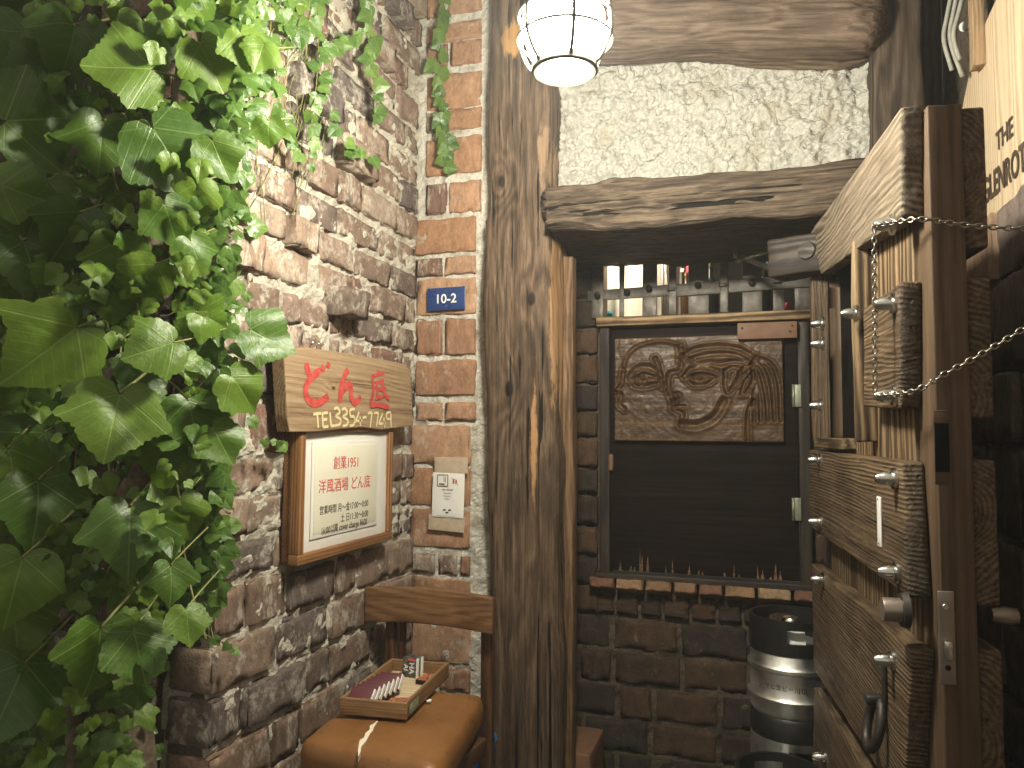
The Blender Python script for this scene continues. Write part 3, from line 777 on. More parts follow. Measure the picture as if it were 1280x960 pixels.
ln([(770, 350), (820, 325), (860, 345), (840, 420), (790, 490), (770, 440), (775, 350)], -1.2, 12)
for q in (((950, 280), (1020, 330), (1060, 450), (1070, 660)), ((965, 265), (1060, 320), (1100, 450), (1105, 660)), ((945, 290), (990, 380), (1020, 520), (1030, 660)), ((940, 300), (965, 420), (985, 560), (985, 660)), ((930, 310), (950, 450), (945, 560), (945, 670))):
    ln(q, -1.2, 12)
for q in (((930, 310), (880, 340), (860, 380)), ((935, 330), (870, 390), (850, 440)), ((940, 350), (890, 430), (870, 500)), ((945, 360), (930, 440), (890, 500))): ln(q, -1.1, 10)
ln([(945, 540), (910, 620), (905, 790)], -1.1, 12); ln([(320, 260), (350, 340), (370, 440)], -1.0, 14)
def relief(p, n):
    if n.z < .5: return p
    cx = 45+(p.x/CWd+.5)*1080; cy = 120+(.5-p.y/CHt)*680
    d = .0015*fbm(p*40, 4)
    face = 0.0
    if ((cx-610)/190)**2+((cy-490)/215)**2 < 1: face += .004*(1-((cx-610)/190)**2-((cy-490)/215)**2)**.5
    if ((cx-280)/190)**2+((cy-430)/250)**2 < 1: face = max(face, .003*(1-((cx-280)/190)**2-((cy-430)/250)**2)**.5)
    for (pts, s, wd) in LINES:
        bx = [q.x for q in pts]; by = [q.y for q in pts]
        if cx < min(bx)-60 or cx > max(bx)+60 or cy < min(by)-60 or cy > max(by)+60: continue
        m2 = min((q.x-cx)**2+(q.y-cy)**2 for q in pts)
        d += s*.0085*math.exp(-m2/(wd*wd*.9))-(.0 if s > 0 else .0)
        d += .0035*math.exp(-((math.sqrt(m2)-wd*1.9)/(wd*.7))**2)*(1 if s < 0 else 0)
    return p+Vector((0, 0, d+face))
cp = link('carved_panel', rbox('carved_panel', CWd, CHt, .025, .003, 230, 146, 1, relief, True), M['carved'], win, frame(((ca.x+cb.x)/2, YF-.004, (ca.z+cb.z)/2), (1, 0, 0), (0, 0, 1)))
cp['label'] = 'carved wooden relief of two stylised profiles'
# lock block, small plate and hinges
a, b = wp(922, 406), wp(996, 424)
wb = link('wood_block', rbox('wood_block', b.x-a.x, a.z-b.z, .02, .002, 4, 2, 1), M['copper'], win, frame(((a.x+b.x)/2, YF-.030, (a.z+b.z)/2), (1, 0, 0), (0, 0, 1)))
for (px, py) in ((928, 412), (990, 409), (987, 416)):
    q = wp(px, py); link('screw', lathe('screw', [(.0001, .004), (.003, .003), (.004, 0)], 8), M['iron'], wb, frame((q.x, YF-.040, q.z), (1, 0, 0), (0, 0, 1)))
a = wp(764, 578); link('shutter_knob', rbox('shutter_knob', .018, .06, .02, .008, 3, 4, 3), M['copper'], win, frame((a.x, YF-.004, a.z), (1, 0, 0), (0, 0, 1)))
for py in (495, 636):
    a = wp(997, py); hg = link('hinge', rbox('hinge', .022, .072, .006, .002, 2, 2, 1), M['hinge'], win, frame((a.x, YF-.016, a.z), (1, 0, 0), (0, 0, 1)))
    link('hinge_pin', tube('hinge_pin', [(a.x-.013, YF-.018, a.z-.036), (a.x-.013, YF-.018, a.z+.036)], .005, 8), M['hinge'], hg)
# grille
gt = wp(870, 322).z; gb = ztr+.016; gm = wp(870, 363).z
bar('grille_bar', (x0-.05, 0, wp(725, 371).z), (wp(850, 360).x, 0, wp(850, 362).z), .038, .008, YF-.006, M['grille'], seed=5, r=.002)
bar('grille_bar', (wp(842, 360).x, 0, wp(842, 364).z), (wp(1015, 354).x, 0, wp(1015, 351).z), .042, .008, YF-.012, M['grille'], seed=6, r=.002)
for i, (px, wd) in enumerate(((747, .042), (778, .018), (812, .050), (841, .026), (873, .068), (905, .026), (940, .064), (973, .036), (1003, .05))):
    q = wp(px, 360); o_ = .003 if wd > .03 else -.012
    bar('grille_bar', (q.x, 0, gb), (q.x+.002, 0, gt+.02), wd,   .007 if wd > .03 else .012, YF-.008-o_*-.9 if wd > .03 else YF-.02, M['grille'], seed=10+i, r=.002)
for (px, py) in ((748, 370), (812, 362), (785, 366), (873, 358), (940, 355)):
    q = wp(px, py); link('rivet', lathe('rivet', [(.0001, .010), (.006, .008), (.011, .003), (.0115, 0)], 10), M['iron'], win, frame((q.x, YF-.022, q.z), (1, 0, 0), (0, 0, 1)))
for px, py in ((840, 363), (904, 358), (972, 353)):
    q = wp(px, py); link('grille_collar', rbox('grille_collar', .026, .012, .02, .003, 2, 1, 2), M['iron'], win, frame((q.x, YF-.016, q.z), (1, 0, 0), (0, 0, 1)))

# ---- lit room behind the grille
rm = thing('back_room', (-.2, 3.0, 1.2), 'dim lit room seen through the iron grille', 'room')
for nm, c, s in (('room_wall', (-.2, 3.62, 1.6), (1.5, .04, 1.3)), ('room_wall', (-.95, 3.22, 1.6), (.04, .8, 1.3)), ('room_wall', (.55, 3.22, 1.6), (.04, .8, 1.3)), ('room_ceiling', (-.2, 3.22, 2.26), (1.5, .8, .04)), ('room_floor', (-.2, 3.22, .95), (1.5, .8, .04))):
    link(nm, rbox(nm, *s, .004), M['room'], rm, Matrix.Translation(c))
shf = link('shelf', rbox('shelf', 1.4, .22, .03, .003), M['dark_beam'], None, Matrix.Translation((-.2, 2.93, onY(870, 392, 2.80).z-.02)))
tag(shf, 'dark shelf behind the grille holding bottles and small things', 'shelf')
SZ = onY(870, 392, 2.80).z-.005
def drape(name, xa, xb, za, zb_, y, mat, seed, label):
    nx_, nz_ = 26, 16; vs, fs = [], []
    for j in range(nz_+1):
        for i in range(nx_+1):
            u, v = i/nx_, j/nz_
            x = xa+(xb-xa)*u; zz = zb_+(za-zb_)*v
            d = .018*math.sin(u*9+seed+v*1.5)+.012*math.sin(u*23+seed*2-v*3)+.01*noise.noise(Vector((u*4, v*5, seed)))
            vs.append((x, y+d, zz))
    n1 = len(vs); vs += [(a_, b_+.004, c_) for a_, b_, c_ in vs]
    for j in range(nz_):
        for i in range(nx_):
            q = j*(nx_+1)+i; f4 = (q, q+1, q+nx_+2, q+nx_+1); fs.append(f4); fs.append(tuple(k+n1 for k in f4[::-1]))
    return tag(link(name, pydata(name, vs, fs, True), mat), label, 'cloth')
drape('hanging_cloth', wp(722, 0, 2.86).x, wp(755, 0, 2.86).x, 2.0, SZ-.02, 2.92, M['cloth'], 1, 'white cloth hanging behind the leftmost gap of the grille')
drape('hanging_cloth', wp(752, 0, 2.86).x, wp(824, 0, 2.86).x, 2.0, SZ-.02, 2.88, M['cloth'], 2.4, 'wide folded white cloth hanging behind the left half of the grille')
drape('hanging_cloth', wp(822, 0, 2.86).x, wp(846, 0, 2.86).x, 2.0, SZ-.02, 2.97, M['grey_cloth'], 4, 'grey cloth hanging behind thin rods in the grille window')
for i, (px, px2) in enumerate(((828, 828), (831, 833), (838, 826))):
    a = wp(px, 392, 2.84); b = wp(px2, 318, 2.84)
    tag(link('thin_rod', tube('thin_rod', [(a.x, 2.84, SZ), (b.x, 2.84, 1.97)], .003, 6), M['white']), ('upright thin pale rod behind the grille', 'second thin pale rod just right of the upright one', 'slanting thin pale rod crossing the upright ones')[i], 'rod', 'pale rods behind the grille')
def bottle(px, h, r, mat, label, y=2.88):
    x = wp(px, 370, y).x
    t = thing('bottle', (x, y, SZ), label, 'bottle', 'bottles on the shelf behind the grille')
    link('bottle_body', lathe('bottle_body', [(.0001, 0), (r, 0), (r, h*.55), (r*.8, h*.66), (r*.35, h*.76), (r*.33, h*.97), (.0001, h*.97)], 18), mat, t, Matrix.Translation((x, y, SZ)))
    link('bottle_cap', lathe('bottle_cap', [(.0001, h), (r*.4, h), (r*.4, h*.93), (.0001, h*.93)], 12), M['brass'], t, Matrix.Translation((x, y, SZ)))
bottle(858, .17, .022, M['bottle_amber'], 'amber bottle left of the wide riveted bar')
bottle(888, .20, .028, M['bottle_green'], 'dark bottle right of the wide riveted bar')
bottle(956, .19, .025, M['bottle_green'], 'dark bottle near the right end of the grille')
def smallthing(name, px, py, s, mat, label, cat, y=2.82):
    q = wp(px, py, y)
    return tag(link(name, rbox(name, s[0], s[1], s[2], min(s)*.35, 3, 3, 3, rough(.004, 40, px)), mat, None, Matrix.Translation((q.x, y, q.z))), label, cat)
smallthing('folded_cloth', 862, 338, (.03, .02, .10), M['red_thing'], 'dark red cloth hanging beside the wide riveted bar', 'cloth', 2.95)
smallthing('paper_tag', 853, 338, (.014, .004, .014), M['white'], 'small white tag shining left of the riveted bar', 'tag')
smallthing('wooden_bowl', 746, 394, (.12, .05, .022), M['teal'], 'teal folded towel at the foot of the white cloth', 'towel')
smallthing('printed_can', 951, 338, (.026, .026, .05), M['white'], 'white speckled can behind the upper right grille bars', 'can')
smallthing('teal_box', 965, 333, (.035, .03, .05), M['teal'], 'teal box beside the white can behind the grille', 'box')
smallthing('red_toy', 984, 382, (.018, .016, .024), M['red_thing'], 'small red ornament at the right end of the shelf', 'ornament')
smallthing('red_toy', 999, 381, (.024, .018, .022), M['red_thing'], 'larger red ornament at the right end of the shelf', 'ornament')
smallthing('tan_box', 861, 375, (.04, .03, .07), M['copper'], 'tan carton at the foot of the wide riveted bar', 'carton', 2.9)
rl = bpy.data.lights.new('room_lamp', 'AREA'); rl.energy = 2.0; rl.size = .3; rl.color = (1, .86, .66)
ro = bpy.data.objects.new('room_lamp', rl); COL.objects.link(ro); ro.location = (-.42, 2.73, 1.99); ro.rotation_euler = (R(42), 0, 0)

# ================================================================== SIGNS on the side wall
XS = XL+.065
ex, ey = Vector((0, 1, 0)), Vector((0, 0, 1))
so = onX(436, 487, XS)
def sg(px, py, x=XS, o=so): q = onX(px, py, x); return (q.y-o.y, q.z-o.z)
sm = frame(so, ex, ey)
sb = thing('wooden_sign', so, 'weathered plank sign with red brush writing and a telephone number', 'sign')
out = [sg(*p) for p in ((355, 442), (362, 437), (384, 434), (430, 441), (478, 449), (505, 455), (513, 463), (515, 500), (517, 532), (500, 534), (478, 537), (452, 534), (430, 536), (400, 539), (362, 540), (359, 520), (357, 480))]
# crop of the photograph the brush strokes were read from: 7.11 px per photo px
def sc(cx, cy): return sg(345+cx/7.11, 425+cy/7.11)
link('sign_board', polyplate('sign_board', out, .034, .003), M['sign'], sb, sm)
def redpaint():
    k = NB('worn_red_paint', .6, .3); v = k.coord(rand=False)
    k.color(k.ramp(k.noise(v, 60, 4), [(.3, (.42, .05, .045)), (.7, (.60, .10, .08))]))
    al = k.mask(k.noise(k.map(v, (60, 200, 200)), 1.0, 4, .6), .30, .42); k.set(k.b.inputs['Alpha'], al); return k.m
M['redpaint'] = redpaint()
RED = [[((262, 205), (285, 285), (305, 325)), ((392, 268), (310, 335), (268, 400), (262, 480), (300, 545), (360, 560), (430, 528), (462, 490)), ((398, 228), (428, 272)), ((448, 205), (475, 240))],
       [((638, 258), (600, 340), (570, 440), (568, 558)), ((575, 480), (630, 405), (662, 408), (664, 500), (700, 560), (752, 505))],
       [((898, 262), (915, 305)), ((842, 328), (962, 290)), ((852, 330), (862, 450), (835, 572)), ((885, 385), (955, 360)), ((892, 392), (895, 500)), ((888, 450), (975, 425)), ((935, 372), (960, 480), (1005, 525)), ((880, 520), (950, 500)), ((835, 585), (900, 575), (1000, 600))]]
for ch, wdt in zip(RED, (52, 50, 38)):
    bm = bmesh.new()
    for i, s in enumerate(ch): ribbon(bm, [sc(*p) for p in s], wdt/7.11*.00275, .0012+.0002*i, len(s) > 2, .7)
    link('brush_lettering', to_mesh('brush_lettering', bm), M['redpaint'], sb, sm)
TEL = [((328, 660), (398, 650)), ((362, 655), (372, 780)), ((407, 650), (414, 775)), ((407, 652), (458, 645)), ((409, 708), (450, 703)), ((414, 773), (462, 768)), ((475, 645), (487, 765), (527, 760)),
       ((512, 612), (545, 603), (562, 645), (528, 675), (570, 705), (562, 748), (528, 758)), ((580, 618), (610, 608), (628, 650), (592, 680), (634, 712), (626, 752), (590, 764)),
       ((697, 612), (652, 620), (656, 680), (690, 678), (700, 722), (682, 758), (650, 762)), ((735, 640), (704, 720), (762, 715)), ((742, 680), (746, 766)), ((766, 690), (800, 684)),
       ((812, 650), (850, 645), (832, 778)), ((868, 650), (906, 645), (888, 772)), ((945, 650), (908, 745), (972, 740)), ((955, 690), (960, 780)), ((1014, 640), (980, 652), (984, 700), (1018, 694), (1014, 640)), ((1016, 645), (1020, 778))]
curvy = {7, 8, 17}
for i, s in enumerate(TEL):
    bm = bmesh.new(); ribbon(bm, [sc(*p) for p in s], .0072, .0013+.0001*(i % 3), i in curvy)
    link('painted_digit' if i > 6 else 'painted_letter', to_mesh('painted_digit', bm), M['cream_paint'], sb, sm)
for px, py in ((392, 432), (495, 452)):      # curled wire loops that hang the sign
    q = onX(px, py, XL+.03); bm = bmesh.new()
    pts = [q+Vector((.008*math.sin(a*.9), .010*math.cos(a*.9)+.004*a-.02, .009*math.sin(a*.9))) for a in range(14)]
    add_tube(bm, pts, .0016, 5); link('hanging_wire', to_mesh('hanging_wire', bm, True), M['chrome'], sb)

# framed notice under it
XN = XL+.055
no = onX(432, 620, XN)
def nf(px, py): q = onX(px, py, XN); return Vector((q.y-no.y, q.z-no.z, 0))
nm_ = frame(no, ex, ey)
nt = thing('framed_notice', no, 'framed paper notice with red and black printing below the plank sign', 'notice')
A, B_ = nf(372, 712), nf(490, 671)
fw, yb = B_.x-A.x, (A.y+B_.y)/2; yt = nf(430, 528).y; cx = (A.x+B_.x)/2
t_ = .024
for (c, s, rot) in (((cx, yb+t_/2), (fw, t_), 0), ((cx, yt-t_/2), (fw, t_), 0)):
    link('frame_rail', rbox('frame_rail', s[0], s[1], .028, .002, 8, 2, 2), M['frame'], nt, nm_ @ Matrix.Translation((c[0], c[1], -.014)))
for xx in (A.x+t_/2, B_.x-t_/2):
    link('frame_rail', rbox('frame_rail', yt-yb-2*t_-.001, t_-.001, .028, .002, 8, 2, 2), M['frame'], nt, nm_ @ Matrix.Translation((xx, (yt+yb)/2, -.014)) @ Matrix.Rotation(R(90), 4, 'Z'))
link('backing_board', rbox('backing_board', fw-.01, yt-yb-.01, .03, .002), M['frame'], nt, nm_ @ Matrix.Translation((cx, (yt+yb)/2, -.034)))
link('backing_paper', rbox('backing_paper', fw-2*t_, yt-yb-2*t_, .003, .0008, 10, 10, 1, lambda p, n: p+Vector((0, 0, .0016*noise.noise(p*14)))), M['paper'], nt, nm_ @ Matrix.Translation((cx, (yt+yb)/2, -.012)))
P0, P1 = nf(391, 676), nf(474, 655)
pw, pcx = P1.x-P0.x, (P0.x+P1.x)/2
pyb = (P0.y+P1.y)/2; pyt = nf(430, 551).y
pg = link('printed_sheet', rbox('printed_sheet', pw, pyt-pyb, .0015, .0005, 6, 6, 1), M['paper'], nt, nm_ @ Matrix.Translation((pcx, (pyt+pyb)/2, -.0080)))
link('cream_panel', rbox('cream_panel', pw-.024, pyt-pyb-.024, .0008, .0003, 3, 3, 1), M['cream_paper'], pg, nm_ @ Matrix.Translation((pcx, (pyt+pyb)/2, -.0066)))
def line_t(body, px, py, size, mat, sx=1.0, bold=.0004):
    q = nf(px, py); text(body, size, nm_ @ Matrix.Translation((q.x, q.y, -.0057)), mat, pg, 'CENTER', sx, bold)
line_t('創業1951', 436, 579, .036, M['red_ink'], .92, .0001)
line_t('洋風酒場 どん底', 435, 606, .037, M['red_ink'], .98, .0001)
line_t('営業時間 月～金17:00～0:00', 434, 634, .0235, M['ink_brown'], .86, .0)
line_t('土 日11:30～0:00', 446, 645, .0235, M['ink_brown'], .86, .0)
line_t('16:00以降 cover charge ¥600', 434, 658, .0235, M['ink_brown'], .82, .0)

# number plate on the pier
YN = YP-.022
q = onY(557.5, 373.5, YN); a, b = onY(534, 361, YN), onY(581, 387, YN)
plm = frame(q, (1, 0, .012), (0, 0, 1))
npl = thing('number_plate', q, 'small blue enamel house number plate reading 10-2 on the pier', 'number plate')
link('plate', rbox('plate', b.x-a.x, a.z-b.z, .004, .0015, 4, 4, 1), M['blue'], npl, plm)
text('10-2', .042, plm @ Matrix.Translation((0, -.001, .0026)), M['white'], npl, 'CENTER', 1.0, .0006)
for dy in (.025, -.025): link('nail_head', lathe('nail_head', [(.0001, .002), (.002, .0015), (.0022, 0)], 8), M['chrome'], npl, plm @ Matrix.Translation((0, dy, .002)))

# smoking notice sticker
q = onY(562, 618, YN); STM = frame(q, (1, 0, -.02), (0.02, 0, 1))
def stp(cx, cy): p = onY(530+cx/9.14, 565+cy/9.14, YN); return Vector((p.x-q.x, p.z-q.z, 0))
stk = thing('smoking_notice', q, 'white smoking notice sticker taped to the pier with brown tape', 'sticker')
a, b = stp(105, 235), stp(460, 755)
link('sticker_sheet', rbox('sticker_sheet', b.x-a.x, a.y-b.y, .0016, .0006, 6, 8, 1, lambda p, n: p+Vector((0, 0, .002*noise.noise(p*25)))), M['sticker'], stk, STM @ Matrix.Translation(((a.x+b.x)/2, (a.y+b.y)/2, .004)))
for (u, v_, rr) in (((118, 55), (495, 245), 1), ((60, 720), (470, 915), -1.5)):
    a, b = stp(*u), stp(*v_)
    link('tape_strip', rbox('tape_strip', b.x-a.x, a.y-b.y, .0008, .0003, 4, 4, 1, lambda p, n: p+Vector((0, 0, .0015*noise.noise(p*40)))), M['tape'], stk, STM @ Matrix.Translation(((a.x+b.x)/2, (a.y+b.y)/2, .0015)) @ Matrix.Rotation(R(rr), 4, 'Z'))
bm = bmesh.new()
c4 = [stp(160, 262), stp(278, 262), stp(278, 390), stp(160, 390)]
for i in range(4): ribbon(bm, [c4[i], c4[(i+1) % 4]], .0022, .0068, False)
for pts in (((235, 285), (237, 345)), ((250, 285), (250, 345)), ((180, 365), (245, 365))): ribbon(bm, [stp(*p) for p in pts], .0016 if pts[0][1] < 300 else .003, .0069, False)
link('dining_icon', to_mesh('dining_icon', bm), M['ink'], stk, STM)
bm = bmesh.new(); cc = stp(358, 332); rr = .0068
cp_ = [cc+Vector((math.cos(i*math.pi/10)*rr, math.sin(i*math.pi/10)*rr, 0)) for i in range(21)]
for i in range(20): ribbon(bm, [cp_[i], cp_[i+1]], .0013, .0068, False)
ribbon(bm, [stp(318, 290), stp(398, 376)], .0013, .0069, False)
link('prohibition_ring', to_mesh('prohibition_ring', bm), M['red_ink'], stk, STM)
bm = bmesh.new(); ribbon(bm, [stp(345, 305), stp(340, 360)], .004, .0066, False); ribbon(bm, [stp(372, 320), stp(372, 350)], .0032, .0066, False)
link('figure_icon', to_mesh('figure_icon', bm), M['ink_brown'], stk, STM)
def stt(body, cx, cy, size, sx=1.0):
    p = stp(cx, cy); text(body, size, STM @ Matrix.Translation((p.x, p.y, .0068)), M['ink'], stk, 'CENTER', sx)
stt('喫煙および飲食可能店', 280, 430, .0038, 1.0); stt('Eating and drinking', 275, 468, .0032); stt('Smoking allowed in a', 275, 502, .0032); stt('smoking room', 275, 535, .0032)
bm = bmesh.new()
for cx_, cy_ in ((245, 660), (305, 662), (275, 690)): ribbon(bm, [stp(cx_-16, cy_), stp(cx_+16, cy_)], .0045, .0067, False)
link('green_mark', to_mesh('green_mark', bm), M['green_ink'], stk, STM)
bm = bmesh.new(); ribbon(bm, [stp(165, 725), stp(370, 738)], .0006, .0067, False); link('fine_print', to_mesh('fine_print', bm), M['ink'], stk, STM)

# ================================================================== CHAIR
ZS = .555
ch = thing('wooden_chair', (-.78, 1.95, 0), 'old wooden chair with a torn tan vinyl seat in the corner', 'chair')
fl, fr = onZ(370, 925, ZS), onZ(548, 962, ZS); br_ = onZ(608, 866, ZS); bl_ = onZ(462, 853, ZS)
cxs = [fl, fr, br_, bl_]
SC = sum((Vector(p) for p in cxs), Vector())/4
L0 = ((fr-fl).length+(br_-bl_).length)/2; D0 = ((bl_-fl).length+(br_-fr).length)/2
def seatf(p, n):
    u, v = p.x/L0+.5, p.y/D0+.5
    q = (fl*(1-u)+fr*u)*(1-v)+(bl_*(1-u)+br_*u)*v
    dome = .006*(1-(2*u-1)**2)*(1-(2*v-1)**2)
    k = .003*noise.noise(Vector((u*5, v*5, 1)))+.0015*noise.noise(Vector((u*18, v*14, 4)))
    return Vector((q.x, q.y, ZS-.042+p.z+(dome+k if p.z > 0 else 0)))
link('seat', rbox('seat', L0, D0, .085, .030, 20, 20, 3, seatf), M['leather'], ch)
def seat_pt(px, py, dz=0):
    q = onZ(px, py, ZS+.008); return q
bm = bmesh.new()
crk = [(472, 903), (469, 906), (465, 909), (464, 914), (460, 917), (457, 923), (454, 925), (450, 932), (449, 938), (448, 944)]
lf, rt = [], []
for i, (px, py) in enumerate(crk):
    wd = (.3, 1.2, 3.0, 2.0, 3.6, 2.2, 3.4, 2.0, 1.4, .3)[i]*random.uniform(.75, 1.25)
    for lst, s in ((lf, -1), (rt, 1)):
        p = onZ(px+s*wd, py+s*.5, ZS+.004)
        lst.append(p)
def seat_top(p):
    # invert the seat's bilinear map roughly to find the dome height
    best = 0
    u = max(0, min(1, (p-fl).dot((fr-fl).normalized())/L0)); v = max(0, min(1, (p-fl).dot((bl_-fl).normalized())/D0))
    return ZS+.0005+.006*(1-(2*u-1)**2)*(1-(2*v-1)**2)
a_ = [bm.verts.new((p.x, p.y, seat_top(p)+.0025)) for p in lf]; b_ = [bm.verts.new((p.x, p.y, seat_top(p)+.0025)) for p in rt]
for i in range(len(a_)-1): bm.faces.new((a_[i], b_[i], b_[i+1], a_[i+1]))
ex_ = bmesh.ops.extrude_face_region(bm, geom=bm.faces[:]); bmesh.ops.translate(bm, vec=(0, 0, -.012), verts=[v for v in ex_['geom'] if isinstance(v, bmesh.types.BMVert)])
bmesh.ops.recalc_face_normals(bm, faces=bm.faces)
tr_ = link('torn_padding', to_mesh('torn_padding', bm), M['foam'], ch); tr_['label'] = 'pale padding showing through a tear in the seat'
# legs, posts, seat frame
YB = 2.0
ra, rb = onY(463, 728, YB), onY(621, 741, YB); rh = onY(463, 728, YB).z-onY(463, 771, YB).z
for px in (487, 607):
    q = onY(px, 760, YB)
    link('back_post', rbox('back_post', q.z+.025, .034, .030, .006, 20, 3, 3, lambda p, n: p+Vector((0, 0, -.02*max(0, .25-(p.x+.4))**2))), M['chair_wood'], ch, frame((q.x, YB+.022, (q.z+.025)/2), (0, 0, 1), (1, 0, 0)))
link('back_rail', rbox('back_rail', (rb-ra).length, rh, .022, .005, 16, 4, 2, lambda p, n: p+Vector((0, -.006*(p.x/.17)**2, .010*(p.x/.17)**2))), M['chair_rail'], ch, frame(((ra.x+rb.x)/2, YB-.012, (ra.z+rb.z)/2-rh/2), rb-ra, (0, 0, 1)))
q1, q2 = onY(487, 800, YB), onY(607, 800, YB)
link('spindle', rbox('spindle', .30, .02, .014, .005, 6, 2, 2), M['chair_wood'], ch, frame((q1.x+.032, YB+.02, ra.z-.16), (0, 0, 1), (1, 0, 0)))
link('seat_frame', rbox('seat_frame', L0*.86, D0*.84, .045, .006, 4, 4, 1), M['chair_wood'], ch, Matrix.Translation((SC.x, SC.y, ZS-.105)) @ Matrix.Rotation(math.atan2((fr-fl).y, (fr-fl).x), 4, 'Z'))
for p in (fl, fr):
    q = Vector(p)*.86+SC*.14
    link('leg', rbox('leg', ZS-.10, .034, .034, .006, 8, 2, 2), M['chair_wood'], ch, frame((q.x, q.y, (ZS-.10)/2), (0, 0, 1), (1, 0, 0)))

# tray with match boxes on the seat
ZTR = ZS+.013
ta, tb, tc = onZ(424, 893, ZTR), onZ(508, 901, ZTR), onZ(556, 846, ZTR)
tex = (tb-ta); TL = tex.length; tex.normalize(); tdep = (tc-tb); TD = tdep.length
tey = UZ.cross(tex); 
TM = frame((ta+tb)/2, tex, tey)      # x along the front edge, y away from the viewer
skew = tdep.dot(tex)/max(.01, tdep.dot(tey)); TD = tdep.dot(tey)
tray = thing('wooden_tray', (ta+tb)/2, 'shallow wooden tray of match boxes on the chair seat', 'tray')
SK = Matrix(((1, skew*.35, 0, 0), (0, 1, 0, 0), (0, 0, 1, 0), (0, 0, 0, 1)))
TM = TM @ Matrix.Rotation(-math.atan(skew*.65), 4, 'Z') if False else TM
th_ = math.atan2(tdep.dot(tey), tdep.dot(tex))-math.pi/2      # lean of the long side
TM = frame(ta, tex, tey)
TH = .036
link('tray_floor', rbox('tray_floor', TL-.012, TD-.012, .006, .001, 6, 6, 1), M['tray_pale'], tray, TM @ Matrix.Translation((TL/2, TD/2, .005)))
for (c, L_, rot, mt) in (((TL/2, .0045), TL, 0, 'tray'), ((TL/2, TD-.0045), TL, 0, 'tray'), ((.0045, TD/2), TD-.019, 90, 'tray'), ((TL-.0045, TD/2), TD-.019, 90, 'tray')):
    link('tray_side', rbox('tray_side', L_, .009, TH, .0018, 10, 1, 3, rough(.0012, 30, rot+c[0])), M[mt], tray, TM @ Matrix.Translation((c[0], c[1], TH/2+.001)) @ Matrix.Rotation(R(rot), 4, 'Z'))
link('worn_label', rbox('worn_label', .06, .022, .0008, .0003), M['greenlabel'], tray, TM @ Matrix.Translation((TL+.0012, .045, TH*.5)) @ Matrix.Rotation(R(90), 4, 'Z') @ Matrix.Rotation(R(90), 4, 'X'))
def matchbox(m, dims, sleeve, label, group=None, marks=None):
    t = thing('matchbox', m.translation, label, 'matchbox', group)
    s = link('sleeve', rbox('sleeve', dims[0], dims[1], dims[2], .0012, 2, 2, 1), sleeve, t, m)
    link('drawer_end', rbox('drawer_end', .003, dims[1]*.94, dims[2]*.9, .0006), M['white'], t, m @ Matrix.Translation((dims[0]/2+.0006, 0, 0)))
    link('striker', rbox('striker', dims[0]*.96, .0012, dims[2]*.8, .0004), M['ink'], t, m @ Matrix.Translation((0, -dims[1]/2-.0002, 0)))
    return t, s
ord_ = ('nearest', 'second', 'third', 'fourth', 'fifth', 'sixth', 'farthest')
for i in range(7):
    y = .028+i*.0175; 
    m = TM @ Matrix.Translation((.040+i*.0045, y, .034+.0005*i)) @ Matrix.Rotation(R(-4), 4, 'Z') @ Matrix.Rotation(R(42+i*1.5), 4, 'X')
    matchbox(m, (.056, .038, .0125), M['maroon'], f'{ord_[i]} of the maroon matchboxes leaning in a row in the tray', 'maroon matchboxes leaning in the tray')
for i in range(2):
    m = TM @ Matrix.Translation((.070+i*.006, TD-.045+i*.017, .031)) @ Matrix.Rotation(R(-12), 4, 'Z') @ Matrix.Rotation(R(86), 4, 'X')
    t, s = matchbox(m, (.040, .052, .012), M['matchbw'], ('black printed matchbox with white letters standing at the back of the tray', 'black matchbox half hidden behind the lettered one')[i], 'black matchboxes standing in the tray')
    if i == 0:
        tm = m @ Matrix.Translation((0, 0, .0065))
        for body, yy, xx, sz in (('HA', .0, .007, .020), ('AI', .0, -.010, .018)):
            text(body, sz, tm @ Matrix.Translation((xx, yy, 0)) @ Matrix.Rotation(R(-90), 4, 'Z'), M['white'], t, 'CENTER', 1.0, .0004)
        bm = bmesh.new(); ribbon(bm, [(-.004, .020), (.016, .021)], .006, .0001, False); link('red_mark', to_mesh('red_mark', bm), M['red_ink'], t, tm)
matchbox(TM @ Matrix.Translation((TL-.032, TD-.075, .0145)) @ Matrix.Rotation(R(-8), 4, 'Z'), (.042, .052, .0125), M['matchred'], 'orange printed matchbox lying near the far side of the tray')
matchbox(TM @ Matrix.Translation((TL-.038, .052, .0145)) @ Matrix.Rotation(R(14), 4, 'Z'), (.044, .055, .0125), M['matchred'], 'orange printed matchbox lying near the front corner of the tray')
q = onZ(536, 877, ZTR-.002)
tag(link('paper_scrap', rbox('paper_scrap', .011, .008, .004, .001, 3, 3, 1, rough(.002, 120, 3)), M['white'], None, Matrix.Translation((q.x, q.y, q.z+.002)) @ Matrix.Rotation(.5, 4, 'Z')), 'tiny crumpled white paper scrap on the chair seat', 'paper scrap')
q = onY(578, 945, 2.05)
tag(link('plastic_bucket', lathe('plastic_bucket', [(.0001, 0), (.075, 0), (.095, .32), (.100, .33), (.094, .325), (.073, .01), (.0001, .01)], 28), M['bin_blue'], None, Matrix.Translation((q.x-.02, 2.10, 0))), 'blue plastic bucket on the ground under the chair', 'bucket')

